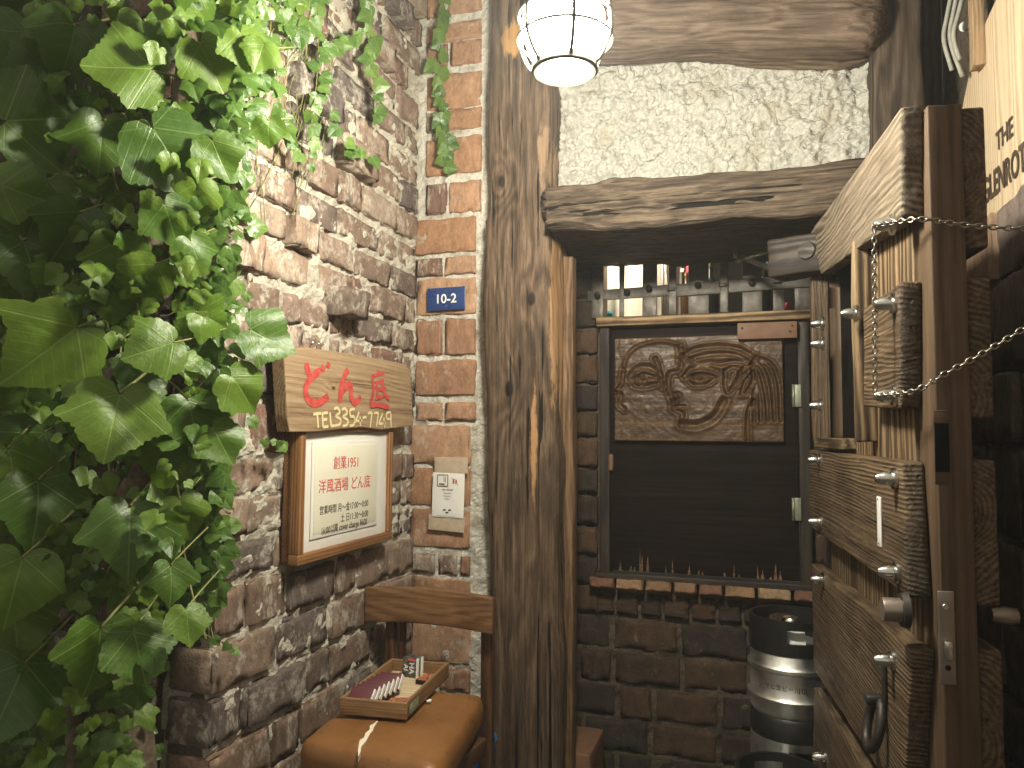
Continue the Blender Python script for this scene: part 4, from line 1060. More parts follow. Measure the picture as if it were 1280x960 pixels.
# ================================================================== DOOR, opened towards the street
DH = Vector((.135, 2.20, 0)); DW = Vector((.0945, -.9955, 0)).normalized(); DT = Vector((-DW.y, DW.x, 0))     # hinge, along the width, to the right
DN = -DT                                                                                                    # face turned to the doorway
DM = frame(DH, DW, UZ)                                                                                     # local: s, z, outward
def dp(px, py, q=0.0):
    p = on(px, py, DH+DN*q, DN); d = p-DH
    return Vector((d.dot(DW), d.z, 0))
S1 = dp(1125, 560).x*.5+dp(1140, 560).x*.5
NE = dp(1138, 500).x
door = thing('plank_door', DH, 'thick open door of bolted rough boards with an iron ring', 'door')
T1, T2 = .034, .050       # board and core thickness
def loc(z_=0.0): return DM @ Matrix.Translation((0, 0, z_))
# core, left with a hatch opening: made of vertical strips
hat0, hat1 = dp(1034, 420, -T1).x, dp(1066, 420, -T1).x
zt0 = dp(1036, 322, -T1).y; zb0 = dp(1050, 548, -T1).y
ztop = dp(1130, 133).y
edge = [0.01, hat0-.004, hat1+.03]
n_ = 6
while len(edge) < 3+n_: edge.append(edge[2]+(NE-edge[2])*(len(edge)-2)/n_)
def strip(s0, s1, za, zb, seed, mat):
    L = zb-za
    link('core_plank', grainbox('core_plank', L, s1-s0-.0015, T2, .003, .0012, 12, seed, 30, 3, 2), mat, door, frame(DH+DW*((s0+s1)/2)+DN*(-T1-T2/2)+UZ*((za+zb)/2), UZ, -DW))
strip(edge[0], edge[1], .02, ztop-.01, 41, M['core'])
strip(edge[1], edge[2], .02, zb0, 42, M['core_pale']); strip(edge[1], edge[2], zt0, ztop-.01, 43, M['core'])
for i in range(2, len(edge)-1):
    last = i == len(edge)-2
    strip(edge[i], edge[i+1]+(0.004 if last else 0), .02, ztop-(0 if last else .012), 44+i, M['core'] if last else M['core_pale'])
# boards: corners in photo pixels on the door's face
def face_board(c, mat, seed, thick=T1, q=0.0, name='board', nx=24, ny=10):
    pts = [dp(*p, q) for p in c]
    me = quadboard(name, pts[0], pts[1], pts[2], pts[3], thick, .006, nx, ny, 3, .0022, 22, seed)
    return link(name, me, mat, door, DM @ Matrix.Translation((0, 0, q)))
NEx = 1140
b1 = face_board(((1026, 343), (1126, 272), (1126, 133), (1013, 290)), M['board_grey'], 1); b1['label'] = 'grey weathered top board with swirling grain'
b2 = face_board(((1079, 508), (1124, 512), (1124, 352), (1079, 385)), M['board'], 2, T1, .0, 'board', 10, 14)
b3 = face_board(((1011, 658), (1136, 748), (1127, 577), (1011, 562)), M['board'], 3)
b4 = face_board(((1017, 838), (1128, 1010), (1140, 812), (1014, 704)), M['board'], 4)
b5 = face_board(((1015, 1010), (1132, 1230), (1134, 1050), (1017, 858)), M['board'], 5)
# hatch: frame bars before a black sheet standing in for shade inside
hf = link('hatch_bar', grainbox('hatch_bar', dp(1070, 300).y-dp(1070, 552).y, .024, .05, .004, .002, 14, 61, 20, 3, 3), M['core_pale'], door, frame(DH+DW*(dp(1071, 430).x)+DN*(-.02)+UZ*((dp(1070, 300).y+dp(1070, 552).y)/2), UZ, -DW))
for (s, wd, k) in ((hat0-.012, .022, 62),):
    link('hatch_frame', grainbox('hatch_frame', zt0-zb0+.02, wd, .04, .003, .002, 14, k, 14, 2, 2), M['board'], door, frame(DH+DW*s+DN*(-.018)+UZ*((zt0+zb0)/2), UZ, -DW))
link('hatch_frame', grainbox('hatch_frame', hat1-hat0+.03, .026, .045, .003, .002, 14, 63, 6, 2, 2), M['core_pale'], door, frame(DH+DW*((hat0+hat1)/2)+DN*(-.02)+UZ*(zb0-.012), DW, UZ))
link('hatch_shade_sheet', rbox('hatch_shade_sheet', hat1-hat0+.02, zt0-zb0, .012, .002), M['void'], door, frame(DH+DW*((hat0+hat1)/2+.01)+DN*(-T1-T2+.01)+UZ*((zt0+zb0)/2), DW, UZ))  # black sheet painted as the dark of the opening
# boards on the far face, seen by their ends at the door's edge
def ep(px, py):
    o = DH+DW*(NE+.0035); p = on(px, py, o, DW); d = p-DH
    return d.dot(DT), p.z
def edgez(py): return ep(1200, py)[1]
for i, (ya, yb_) in enumerate(((132, 310), (347, 522), (575, 757), (812, 1000), (1040, 1230))):
    za, zb_ = edgez(yb_), edgez(ya)
    link('board', grainbox('board', NE-.02, zb_-za, T1, .006, .0007, 16, 80+i, 20, 6, 2), M['board'], door, frame(DH+DW*((NE+.02)/2-.004)+DN*(-T1-T2-T1/2)+UZ*((za+zb_)/2), DW, UZ))
# acorn nuts
NUT = lathe('bolt', [(.0001, .040), (.007, .038), (.0115, .031), (.0125, .024), (.0135, .022), (.0135, .008), (.022, .006), (.022, 0), (.0001, 0)], 6 if False else 14)
NUT.materials.append(M['chrome'])
def nut(px, py, q=0.0, sc_=1.0, oy=0):
    p = dp(px, py, q+.02)
    return link('bolt', NUT, None, door, DM @ Matrix.Translation((p.x, p.y, q)) @ Matrix.Scale(sc_*.82, 4))
for px, py in ((1101, 281), (1102, 380), (1102, 495), (1103, 598), (1106, 715), (1101, 825), (1017, 507), (1015, 575), (1016, 652), (1019, 724), (1021, 946), (1019, 405), (1019, 430)): nut(px, py)
p = dp(1069, 392, .01); link('bolt', NUT, None, door, DM @ Matrix.Translation((p.x, p.y, .006)) @ Matrix.Scale(.8, 4))
# label strip
a = dp(1101, 652); st_ = link('label_strip', rbox('label_strip', .026, .088, .003, .001, 2, 4, 1), M['sticker'], door, DM @ Matrix.Translation((a.x, a.y, .002)))
for dy in (.039, -.039): link('pin', lathe('pin', [(.0001, .001), (.002, 0)], 8), M['ink'], st_, DM @ Matrix.Translation((a.x, a.y+dy, .0042)))
# iron ring on a strap
p = dp(1108, 850); strap = link('ring_strap', rbox('ring_strap', .018, .085, .006, .002, 2, 4, 1), M['iron'], door, DM @ Matrix.Translation((p.x, p.y, .004)))
pr_ = dp(1103, 905)
rp = [DM @ Vector((pr_.x+.040*math.cos(a*math.pi/14), pr_.y+.043*math.sin(a*math.pi/14), .014+.010*math.sin(a*math.pi/14+math.pi))) for a in range(28)]
bm = bmesh.new(); add_tube(bm, rp+[rp[0], rp[1]], .0085, 10, False); link('ring_handle', to_mesh('ring_handle', bm, True), M['iron'], door)
link('ring_staple', rbox('ring_staple', .03, .018, .03, .006, 2, 2, 2), M['iron'], door, DM @ Matrix.Translation((pr_.x, pr_.y+.043, .014)))
# lock on the edge: plate, latch, cylinder, mortise
def ep(px, py):
    o = DH+DW*(NE+.0035); p = on(px, py, o, DW); d = p-DH
    return d.dot(DT), p.z
EM = frame(DH+DW*(NE+.0035), DT, UZ)     # local: to the right, up, toward the viewer (x right, z out = DT x UZ)
t0, zz0 = ep(1171, 738); t1, zz1 = ep(1195, 856)
PW, PH = t1-t0, zz0-zz1
lk = link('lock_plate', rbox('lock_plate', PW, PH, .004, .0015, 3, 6, 1), M['lockplate'], door, EM @ Matrix.Translation(((t0+t1)/2, (zz0+zz1)/2, .002)))
def epx(px, py, out): t, zz = ep(px, py); return EM @ Matrix.Translation((t, zz, out))
link('latch', rbox('latch', .012, .028, .014, .003, 2, 2, 2), M['chrome'], lk, epx(1183, 811, .006))
link('lock_screw', lathe('lock_screw', [(.0001, .001), (.004, .0012), (.005, 0)], 10), M['chrome'], lk, epx(1181, 758, .0042))
link('lock_hole', lathe('lock_hole', [(.0001, .0006), (.0036, .0006), (.0045, 0)], 10), M['void'], lk, epx(1184, 834, .0042))  # raised black disc, shade of a hole put into its colour
ma, mb_ = ep(1166, 513), ep(1187, 606)
ms = link('mortise_plate', rbox('mortise_plate', mb_[0]-ma[0], ma[1]-mb_[1], .002, .0008), M['core'], door, EM @ Matrix.Translation(((ma[0]+mb_[0])/2, (ma[1]+mb_[1])/2, .0012)))
a, b = ep(1167, 529), ep(1187, 590)
link('mortise_slot', rbox('mortise_slot', b[0]-a[0], a[1]-b[1], .002, .0006), M['void'], ms, EM @ Matrix.Translation(((a[0]+b[0])/2, (a[1]+b[1])/2, .0022)))  # flat black piece, shade of the slot put into its colour
cyl = link('lock_cylinder', lathe('lock_cylinder', [(.0001, .034), (.014, .034), (.015, .03), (.015, 0), (.0001, 0)], 20), M['lockplate'], door, DM @ Matrix.Translation((NE-.045, edgez(775), 0.0)) @ Matrix.Diagonal((1.25, 1.25, 1.1, 1)))
link('lock_rose', lathe('lock_rose', [(.0001, .012), (.026, .010), (.028, 0)], 20), M['iron'], cyl, DM @ Matrix.Translation((NE-.045, edgez(775), 0.0)))
link('lock_cylinder', lathe('lock_cylinder', [(.0001, .038), (.012, .036), (.014, .02), (.010, 0), (.0001, 0)], 20), M['lockplate'], door, DM @ Matrix.Translation((NE-.045, edgez(775), -2*T1-T2)) @ Matrix.Rotation(math.pi, 4, 'X'))
# slots in the far boards' gap
a, b = ep(1203, 303), ep(1219, 342)

# chains
def chain(name, pts, mat, parent=None, link_l=.012, r=.0013, wd=.0036):
    """links of bent wire along a line; alternate links turned a quarter"""
    P = smooth_line(pts, 10); tot = [0]
    for i in range(1, len(P)): tot.append(tot[-1]+(P[i]-P[i-1]).length)
    n = int(tot[-1]/link_l); bm = bmesh.new(); j = 0
    for k in range(n):
        d = (k+.5)*tot[-1]/n
        while tot[j+1] < d: j += 1
        f = (d-tot[j])/(tot[j+1]-tot[j]); c = P[j].lerp(P[j+1], f); t = (P[j+1]-P[j]).normalized()
        a = Vector((0, 0, 1)) if abs(t.z) < .8 else Vector((1, 0, 0)); n1 = t.cross(a).normalized(); n2 = t.cross(n1)
        s = n1 if k % 2 else n2
        ring = [c+t*(link_l*.66*math.cos(q*math.pi/5))+s*(wd*math.sin(q*math.pi/5)) for q in range(10)]
        add_tube(bm, ring+[ring[0], ring[1]], r, 5, False)
    return link(name, to_mesh(name, bm, True), mat, parent)
v0 = DM @ (dp(1101, 281, .02)+Vector((0, 0, .03))); v1 = DM @ (dp(1102, 495, .02)+Vector((0, 0, .03)))
c0 = chain('chain', [v0, v0.lerp(v1, .5)+Vector((0, 0, -.01)), v1], M['chain_steel'], None, .010); tag(c0, 'short steel chain hanging straight down between two door bolts', 'chain')
def over_edge(px, py, out=.014): return on(px, py, DH+DW*(NE+.004+out), DW)
tag(chain('chain', [v0, over_edge(1148, 274), over_edge(1190, 279), over_edge(1226, 283), over_edge(1290, 286), over_edge(1370, 287)], M['chain_steel'], None, .010, .0014, .0038), 'upper steel chain running right from the top door bolt', 'chain')
tag(chain('chain', [v1, over_edge(1142, 489), over_edge(1180, 468), over_edge(1228, 442), over_edge(1290, 404), over_edge(1370, 348)], M['chain_steel'], None, .010, .0014, .0038), 'lower steel chain rising right from the middle door bolt', 'chain')

# door closer at the far top corner
cm = dp(1005, 318, .03)
dc = thing('door_closer', DM @ Vector((.0, edgez(318)*0+dp(1015, 318).y, .03)), 'boxy black door closer with a thin steel arm under the lintel', 'door closer')
b0 = onY(1006, 318, 2.16)
link('closer_body', rbox('closer_body', .17, .105, .09, .010, 8, 4, 4, rough(.003, 20, 2)), M['dark_frame'], dc, frame((b0.x, 2.19, b0.z), (1, -.45, 0), (0, 0, 1)))
link('closer_cap', lathe('closer_cap', [(.0001, .01), (.022, .009), (.025, 0)], 20), M['dark_frame'], dc, frame((b0.x+.005, 2.14, b0.z+.005), (1, -.45, 0), (0, 0, 1)))
a, b = onY(990, 306, 2.16), onY(920, 327, 2.45)
link('closer_arm', tube('closer_arm', [a, b], .005, 8), M['chrome'], dc)
c, d = onY(922, 319, 2.45), onY(985, 345, 2.2)
link('closer_arm', tube('closer_arm', [c, d], .009, 8), M['iron'], dc)
link('arm_joint', lathe('arm_joint', [(.0001, .02), (.012, .018), (.014, 0), (.0001, 0)], 12), M['chrome'], dc, Matrix.Translation(onY(922, 322, 2.45)))

# ================================================================== KEGS
def keg(x, y, z0, label, r=.12, h=.335, collar='rubber'):
    t = thing('beer_keg', (x, y, z0), label, 'keg', 'kegs in the doorway')
    m = Matrix.Translation((x, y, z0))
    s = r/.12
    body = [(.0001, .045), (.085, .045), (.112, .062), (.117, .072), (.117, .098), (.123, .106), (.124, .113), (.117, .122), (.116, .165), (.117, .185), (.124, .192), (.124, .2), (.117, .208), (.116, .232), (.108, .246), (.07, .262), (.0001, .266)]
    b = link('keg_body', lathe('keg_body', [(a*s, c*h/.335) for a, c in body], 48), M['steel'], t, m)
    bm = bmesh.new()
    # top collar with hand slots: a ring wall with openings
    seg = 48; ro_, ri = r*.985, r*.90; za, zb_ = .238*h/.335, .335*h/.335
    hz0, hz1 = za+.035, zb_-.022
    def ringv(rad, zz): return [bm.verts.new((rad*math.cos(2*math.pi*i/seg), rad*math.sin(2*math.pi*i/seg), zz)) for i in range(seg)]
    lv = [za, hz0, hz1, zb_]
    O = [ringv(ro_, zz) for zz in lv]; I = [ringv(ri, zz) for zz in lv]
    a0 = math.atan2(-y+0, -x+.05)          # one slot turned to the doorway
    def hole(i):
        a = 2*math.pi*(i+.5)/seg
        for k in (0, 1):
            dlt = (a-(a0+.24)-k*math.pi+math.pi) % (2*math.pi)-math.pi
            if abs(dlt) < .42: return True
        return False
    for i in range(seg):
        j = (i+1) % seg
        for k in range(3):
            if k == 1 and hole(i):
                bm.faces.new((O[1][i], O[1][j], I[1][j], I[1][i])); bm.faces.new((O[2][i], I[2][i], I[2][j], O[2][j])); continue
            bm.faces.new((O[k][i], O[k][j], O[k+1][j], O[k+1][i])); bm.faces.new((I[k][i], I[k+1][i], I[k+1][j], I[k][j]))
        bm.faces.new((O[3][i], O[3][j], I[3][j], I[3][i])); bm.faces.new((O[0][i], I[0][i], I[0][j], O[0][j]))
        if hole(i) != hole((i-1) % seg): bm.faces.new((O[1][i], O[2][i], I[2][i], I[1][i]))
    bmesh.ops.recalc_face_normals(bm, faces=bm.faces)
    link('top_collar', to_mesh('top_collar', bm), M[collar], t, m)
    link('bottom_chime', lathe('bottom_chime', [(r*.86, .0), (r*.985, .0), (r*.985, .052), (r*.93, .062), (r*.86, .062)], 48, True, True), M['rubber'], t, m)
    link('spear_valve', lathe('spear_valve', [(.0001, .325), (.022, .325), (.027, .318), (.027, .30), (.02, .295), (.02, .255), (.0001, .255)], 20), M['silver_lid'], t, m)
    return t, b, m
k1, kb, km = keg(.075, 2.455, .335, 'upper steel keg with a black slotted collar and dark ring marks')
keg(.075, 2.455, 0.0, 'steel keg carrying the upper one', collar='steel')
keg(.030, 2.165, 0.0, 'lowest keg in front with only its black collar showing', .11)
q = Vector((.075, 2.455, .335)); dirc = Vector((-.075-.0, -2.455, 0)).normalized()
for (body, ang, zz, sz) in (('アサヒ生ビール', -.30, .150, .017), ('10L', .26, .147, .022)):
    a = math.atan2(dirc.y, dirc.x)+ang
    n = Vector((math.cos(a), math.sin(a), 0)); tx = UZ.cross(n)
    text(body, sz, frame(q+n*.1185+UZ*zz, tx, UZ), M['ink_brown'], kb, 'CENTER', 1.0)
a = math.atan2(dirc.y, dirc.x)+.13
link('paper_label', rbox('paper_label', .055, .038, .001, .0003), M['white'], k1, frame(q+Vector((math.cos(a)*.085, math.sin(a)*.085, .285)), UZ.cross(Vector((math.cos(a), math.sin(a), 0))), UZ+Vector((math.cos(a), math.sin(a), 0))*-.5))
# loose board on the ground at the left of the recess
q = onZ(728, 938, .36)
tag(link('wooden_crate', rbox('wooden_crate', .16, .22, .23, .006, 4, 4, 8, rough(.002, 14, 4)), M['copper'], None, Matrix.Translation((onY(735, 930, 2.45).x-.05, 2.45, .115))), 'plain brown wooden box on the ground behind the big post', 'box')

# ================================================================== CASK HEAD on the right wall
CA = R(3); cw = Vector((math.sin(CA), -math.cos(CA), 0)); cn = Vector((-math.cos(CA), -math.sin(CA), 0))     # along the wall towards the street, out of the wall
CO = Vector((XR-.02, 2.25, 0)) + cw*.355 + UZ*1.80; CRD = .385
CM = frame(CO, cw, UZ)
cask = thing('cask_head', CO, 'round pale oak cask head with stencilled lettering hung on the right wall', 'cask head')
ns = 7
for i in range(ns):
    xa, xb = -CRD+2*CRD*i/ns+.0008, -CRD+2*CRD*(i+1)/ns-.0008
    pts = []
    n = 10
    for k in range(n+1):
        x = xa+(xb-xa)*k/n; x = max(-CRD+1e-4, min(CRD-1e-4, x)); pts.append((x, math.sqrt(CRD**2-x*x)))
    for k in range(n, -1, -1):
        x = xa+(xb-xa)*k/n; x = max(-CRD+1e-4, min(CRD-1e-4, x)); pts.append((x, -math.sqrt(CRD**2-x*x)))
    # grain runs along local X, so build the stave in a frame turned a quarter
    pts2 = [(y, -x) for x, y in pts]
    bm_ = polyplate('stave', pts2, .026, .0012, random.uniform(-.0006, .0006))
    link('stave', bm_, M['cask'], cask, CM @ Matrix.Rotation(R(90), 4, 'Z'))
def ct(body, px, py, size, sx=1.0, bold=.001, al='LEFT'):
    p = on(px, py, CO, cn); d = p-CO
    text(body, size, CM @ Matrix.Translation((d.dot(cw), d.z, .0022)), M['ink_brown'], cask, al, sx, bold)
ct('THE', 1246, 180, .062, .92)
ct('GLENROTHES', 1230, 243, .082, .70, .0022)
ct('ESTD 1879', 1245, 282, .050, .85)
ct('& Co.', 1234, 303, .04, .85)
# wooden strip, hoses and small pale knob above
q = onY(1222, 30, 2.35)
tag(link('wooden_batten', grainbox('wooden_batten', .5, .045, .03, .004, .002, 12, 91, 14, 2, 2), M['sign'], None, frame((onX(1221, 40, .50).x, onX(1221, 40, .50).y, 2.32), (0, 0, 1), (0, 1, 0))), 'pale upright batten beside the top of the cask head', 'batten')
for i, (pa, lab) in enumerate((([(1196, -40), (1184, 20), (1180, 50), (1190, 88)], 'grey hose loop hanging nearest the dark upright beam'), ([(1204, -40), (1192, 15), (1188, 50), (1203, 96)], 'middle grey hose loop hanging in the upper right corner'), ([(1212, -40), (1200, 10), (1192, 45), (1200, 75)], 'grey hose loop hanging nearest the cask head'))):
    P = [onY(*p, 2.12-.02*i) for p in pa]
    tag(link('hanging_hose', tube('hanging_hose', smooth_line(P, 6), .0055, 8), M['rope']), lab, 'hose', 'hoses hanging in the upper right corner')
q = onY(1205, 34, 2.12)
tag(link('round_knob', lathe('round_knob', [(.0001, .012), (.010, .010), (.013, .003), (.012, 0), (.0001, 0)], 16), M['white'], None, frame(q, (1, 0, 0), (0, 0, 1))), 'small round pale knob behind the hanging hoses', 'knob')
# brass nozzle hanging behind the door edge
q = onX(1238, 880, .43)
bn = thing('brass_nozzle', q, 'old brass hose nozzle hanging beside the door edge at the lower right', 'nozzle')
link('nozzle_body', lathe('nozzle_body', [(.0001, .055), (.006, .055), (.010, .048), (.010, .040), (.0125, .038), (.0125, .022), (.008, .016), (.007, -.04), (.008, -.12), (.0001, -.12)], 18), M['brass'], bn, Matrix.Translation(q))
link('nozzle_hook', tube('nozzle_hook', smooth_line([q+Vector((0, 0, .05)), q+Vector((0, 0, .075)), q+Vector((-.012, .01, .09)), q+Vector((-.02, .02, .07))], 5), .003, 6), M['chrome'], bn)

# ================================================================== IVY
HALF = [(.0, .02), (.08, -.10), (.22, -.17), (.38, -.10), (.47, .02), (.55, .16), (.66, .30), (.77, .48), (.60, .51), (.47, .54), (.385, .59), (.35, .67), (.26, .79), (.13, .91), (0, 1.08)]
HALF_S = [(.0, .05), (.12, -.06), (.30, -.06), (.44, .06), (.52, .22), (.56, .38), (.42, .48), (.30, .62), (.20, .76), (.08, .90), (0, .98)]
def leafmesh(seed, half=HALF, teeth=.020, fold=.25, droop=.35, rings=4, sub=2):
    rn = random.Random(seed)
    jit = lambda p: (p[0]*(1+rn.uniform(-.08, .08)), p[1]+rn.uniform(-.02, .02))
    def side(s):
        P = [half[0]]+[jit(p) for p in half[1:-1]]+[half[-1]]; out = []
        for i in range(len(P)-1):
            a, b = Vector(P[i]), Vector(P[i+1])
            nrm = Vector((b.y-a.y, a.x-b.x)).normalized()*-1
            for k in range(sub):
                q = a.lerp(b, k/sub)
                if (i*sub+k) % 2 and 0 < i: q = q-nrm*teeth
                out.append((s*q.x, q.y))
        out.append((s*P[-1][0], P[-1][1])); return out
    r_, l_ = side(1), side(-1)
    outl = r_+l_[-2:0:-1]
    c = Vector((0, .22)); n = len(outl)
    f1, f2, f3 = rn.uniform(.5, 1.3)*fold, rn.uniform(.4, 1.5)*droop, rn.uniform(-.22, .22)
    ph = rn.uniform(0, 6)
    def z(x, y):
        return f1*abs(x)*.6 - f2*(max(0, y)**2)*.45 - f2*.55*x*x + f3*x*y + .035*math.sin(7*x+5*y+ph)
    vs = [(c.x, c.y, z(*c))]; uvs = [tuple(c)]
    for k in range(1, rings+1):
        for p in outl:
            q = c.lerp(Vector(p), k/rings); vs.append((q.x, q.y, z(q.x, q.y))); uvs.append((q.x, q.y))
    fs = [(0, 1+i, 1+(i+1) % n) for i in range(n)]
    for k in range(rings-1):
        o1, o2 = 1+k*n, 1+(k+1)*n
        for i in range(n):
            j = (i+1) % n; fs.append((o1+i, o2+i, o2+j, o1+j))
    me = pydata('leaf', vs, fs, True)
    ul = me.uv_layers.new(name='UVMap')
    for lp in me.loops: ul.data[lp.index].uv = uvs[lp.vertex_index]
    return me
HALF_B = [(.0, .03), (.07, -.09), (.20, -.18), (.37, -.14), (.50, -.02), (.58, .14), (.66, .30), (.72, .44), (.62, .51), (.52, .56), (.44, .62), (.38, .70), (.28, .80), (.14, .90), (0, 1.03)]
BIG = [leafmesh(100+i) for i in range(4)]+[leafmesh(120+i, HALF_B, .028) for i in range(7)]+[leafmesh(130+i, HALF_B, .02, .8, .9) for i in range(4)]
SMALL = [leafmesh(200+i, HALF_S, .012, .35, .4, 2, 1) for i in range(8)]
LM = {}
def leaf_at(parent, p, size, tip, normal, key, pool, rn=random):
    me = rn.choice(pool); kk = (me.name, key)
    if kk not in LM:
        c = me.copy(); c.materials.append(M[key]); LM[kk] = c
    tip = Vector(tip); nrm = Vector(normal).normalized()
    ey = (tip-nrm*tip.dot(nrm)).normalized(); ex = ey.cross(nrm)
    m = Matrix(((ex.x, ey.x, nrm.x, p[0]), (ex.y, ey.y, nrm.y, p[1]), (ex.z, ey.z, nrm.z, p[2]), (0, 0, 0, 1))) @ Matrix.Scale(size, 4)
    return link('leaf', LM[kk], None, parent, m)
def imgdir(deg):     # a direction as it looks in the photograph: 0 = right, 90 = up
    return CR*math.cos(R(deg))+CU*math.sin(R(deg))
def toward(p, dx=.25, dz=.15, jit=.45, rn=random):
    v = (CP-Vector(p)).normalized()
    return (v + CR*(dx+rn.uniform(-jit, jit)) + UZ*(dz+rn.uniform(-jit, jit))).normalized()

iv = thing('climbing_vine', (-1.5, 1.25, 0), 'broad-leaved climbing vine covering the street end of the left wall', 'vine')
# trunks
for i, (pp, rr) in enumerate((([(185, 1100), (170, 900), (140, 760), (128, 690), (165, 620), (185, 560), (175, 470), (190, 330), (230, 150), (250, -60)], .030), ([(90, 1100), (95, 850), (110, 700), (60, 500), (30, 300), (60, 100), (80, -50)], .018))):
    P = smooth_line([onY(*p, 1.285-.01*i) for p in pp], 8)
    bm = bmesh.new(); add_tube(bm, P, [rr*(1+.25*noise.noise(p*9)) for p in P], 12)
    link('trunk', to_mesh('trunk', bm, True), M['bark'], iv)
stems = bmesh.new()
HAND = [  # junction px, py, length px, tip direction, depth plane, kind
    (97, 409, 120, 214, 1.13, 'leaf'), (150, 491, 102, 256, 1.09, 'leaf'), (217, 428, 72, 205, 1.13, 'leaf'), (312, 412, 72, -12, 1.24, 'leaf'), (288, 470, 66, -40, 1.2, 'leaf'),
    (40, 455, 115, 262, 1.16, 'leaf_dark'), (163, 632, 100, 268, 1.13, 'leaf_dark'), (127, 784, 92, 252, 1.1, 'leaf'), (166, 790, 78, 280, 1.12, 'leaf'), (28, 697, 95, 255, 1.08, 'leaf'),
    (214, 706, 56, 262, 1.14, 'leaf'), (232, 762, 52, 268, 1.13, 'leaf'), (5, 152, 115, 10, 1.08, 'leaf'), (190, 88, 90, 190, 1.16, 'leaf'), (190, 160, 108, 312, 1.12, 'leaf_dark'),
    (0, 232, 70, -8, 1.05, 'leaf'), (70, 90, 78, 200, 1.16, 'leaf_dark'), (30, 300, 92, 285, 1.12, 'leaf_dark'), (48, 600, 98, 258, 1.14, 'leaf'), (100, 265, 80, 240, 1.15, 'leaf_dark'),
    (150, 300, 74, 268, 1.16, 'leaf'), (205, 255, 66, 300, 1.15, 'leaf_dark'), (195, 330, 62, 235, 1.15, 'leaf'), (140, 355, 58, 280, 1.17, 'leaf_dark'), (238, 300, 54, 300, 1.18, 'leaf'),
    (60, 225, 88, 250, 1.14, 'leaf_dark'), (245, 390, 56, 340, 1.18, 'leaf'), (235, 500, 74, 285, 1.17, 'leaf_dark'), (265, 535, 60, 305, 1.2, 'leaf'), (205, 560, 56, 260, 1.2, 'leaf_dark'),
    (30, 830, 110, 245, 1.14, 'leaf_dark'), (75, 650, 70, 250, 1.18, 'leaf_dark'), (225, 625, 56, 285, 1.18, 'leaf'), (100, 720, 60, 285, 1.2, 'leaf_dark'), (55, 540, 84, 230, 1.18, 'leaf_dark'),
    (130, 150, 80, 265, 1.17, 'leaf_dark'), (95, 30, 88, 255, 1.15, 'leaf_dark'), (180, 25, 84, 285, 1.17, 'leaf_dark'), (30, 40, 95, 240, 1.12, 'leaf_dark'), (250, 55, 70, 300, 1.19, 'leaf'), (300, 40, 56, 290, 1.21, 'leaf'),
    (265, 175, 60, 300, 1.19, 'leaf'), (245, 230, 58, 270, 1.19, 'leaf'), (10, 560, 90, 280, 1.1, 'leaf'), (185, 455, 60, 230, 1.19, 'leaf_dark'), (180, 680, 60, 290, 1.19, 'leaf_dark'),
    (15, 760, 80, 275, 1.15, 'leaf'), (335, 150, 40, 280, 1.24, 'leaf'), (330, 55, 44, 250, 1.24, 'leaf'),
]
for (px, py, lp, deg, yy, key) in HAND:
    p = onY(px, py, yy); d = (p-CP).dot(CF); size = lp/FPX*d*.86
    nrm = toward(p, .30, .18, .30)
    leaf_at(iv, p, size, imgdir(deg), nrm, key, BIG)
    q = p-imgdir(deg)*size*.45-CF*-.05+Vector((0, .06, .02))
    add_tube(stems, smooth_line([p, p.lerp(q, .5)-nrm*.01, q], 4), .0028 if size > .1 else .0018, 6)
def edge_px(py):
    T = [(-80, 300), (0, 300), (100, 285), (200, 262), (300, 255), (400, 250), (500, 262), (600, 235), (700, 218), (800, 200), (900, 175), (1000, 165)]
    for (a, xa), (b, xb) in zip(T, T[1:]):
        if a <= py <= b: return xa+(xb-xa)*(py-a)/(b-a)
    return 160
nbig = 0
while nbig < 235:
    py = random.uniform(-90, 880); px = random.uniform(-170, edge_px(py)-15)
    if py > 800 and random.random() < .7: continue
    yy = random.uniform(1.19, 1.30); p = onY(px, py, yy)
    size = random.uniform(.020, .042) if random.random() < .85 else random.uniform(.042, .065)
    leaf_at(iv, p, size, imgdir(random.gauss(268, 38)), toward(p, .25, .2, .6), 'leaf_dark' if random.random() < .55 or py < 200 else 'leaf', BIG); nbig += 1  # high leaves always take the darker copy, dimness put into their colour
    if random.random() < .4:
        q = p+Vector((random.uniform(-.04, .04), .05, random.uniform(.02, .07))); add_tube(stems, [p, q], .0016, 5)
for i in range(16):      # thin runners
    px, py = random.uniform(0, 250), random.uniform(-60, 600)
    P = [onY(px, py, 1.27)]
    for k in range(6):
        px += random.uniform(-26, 30); py += random.uniform(30, 70); P.append(onY(px, py, random.uniform(1.2, 1.3)))
    add_tube(stems, smooth_line(P, 4), .0022, 6)
bmesh.ops.recalc_face_normals(stems, faces=stems.faces)
MORE = []
for i in range(950):
    py = random.uniform(-90, 985); px = random.uniform(-120, edge_px(py)); p = onY(px, py, random.uniform(1.11, 1.30))
    MORE.append((p, random.uniform(.016, .042), imgdir(random.gauss(268, 45)), toward(p, .25, .25, .8)))
so_ = link('stems', to_mesh('stems', stems, True), M['stem'], iv); so_['kind'] = 'stuff'

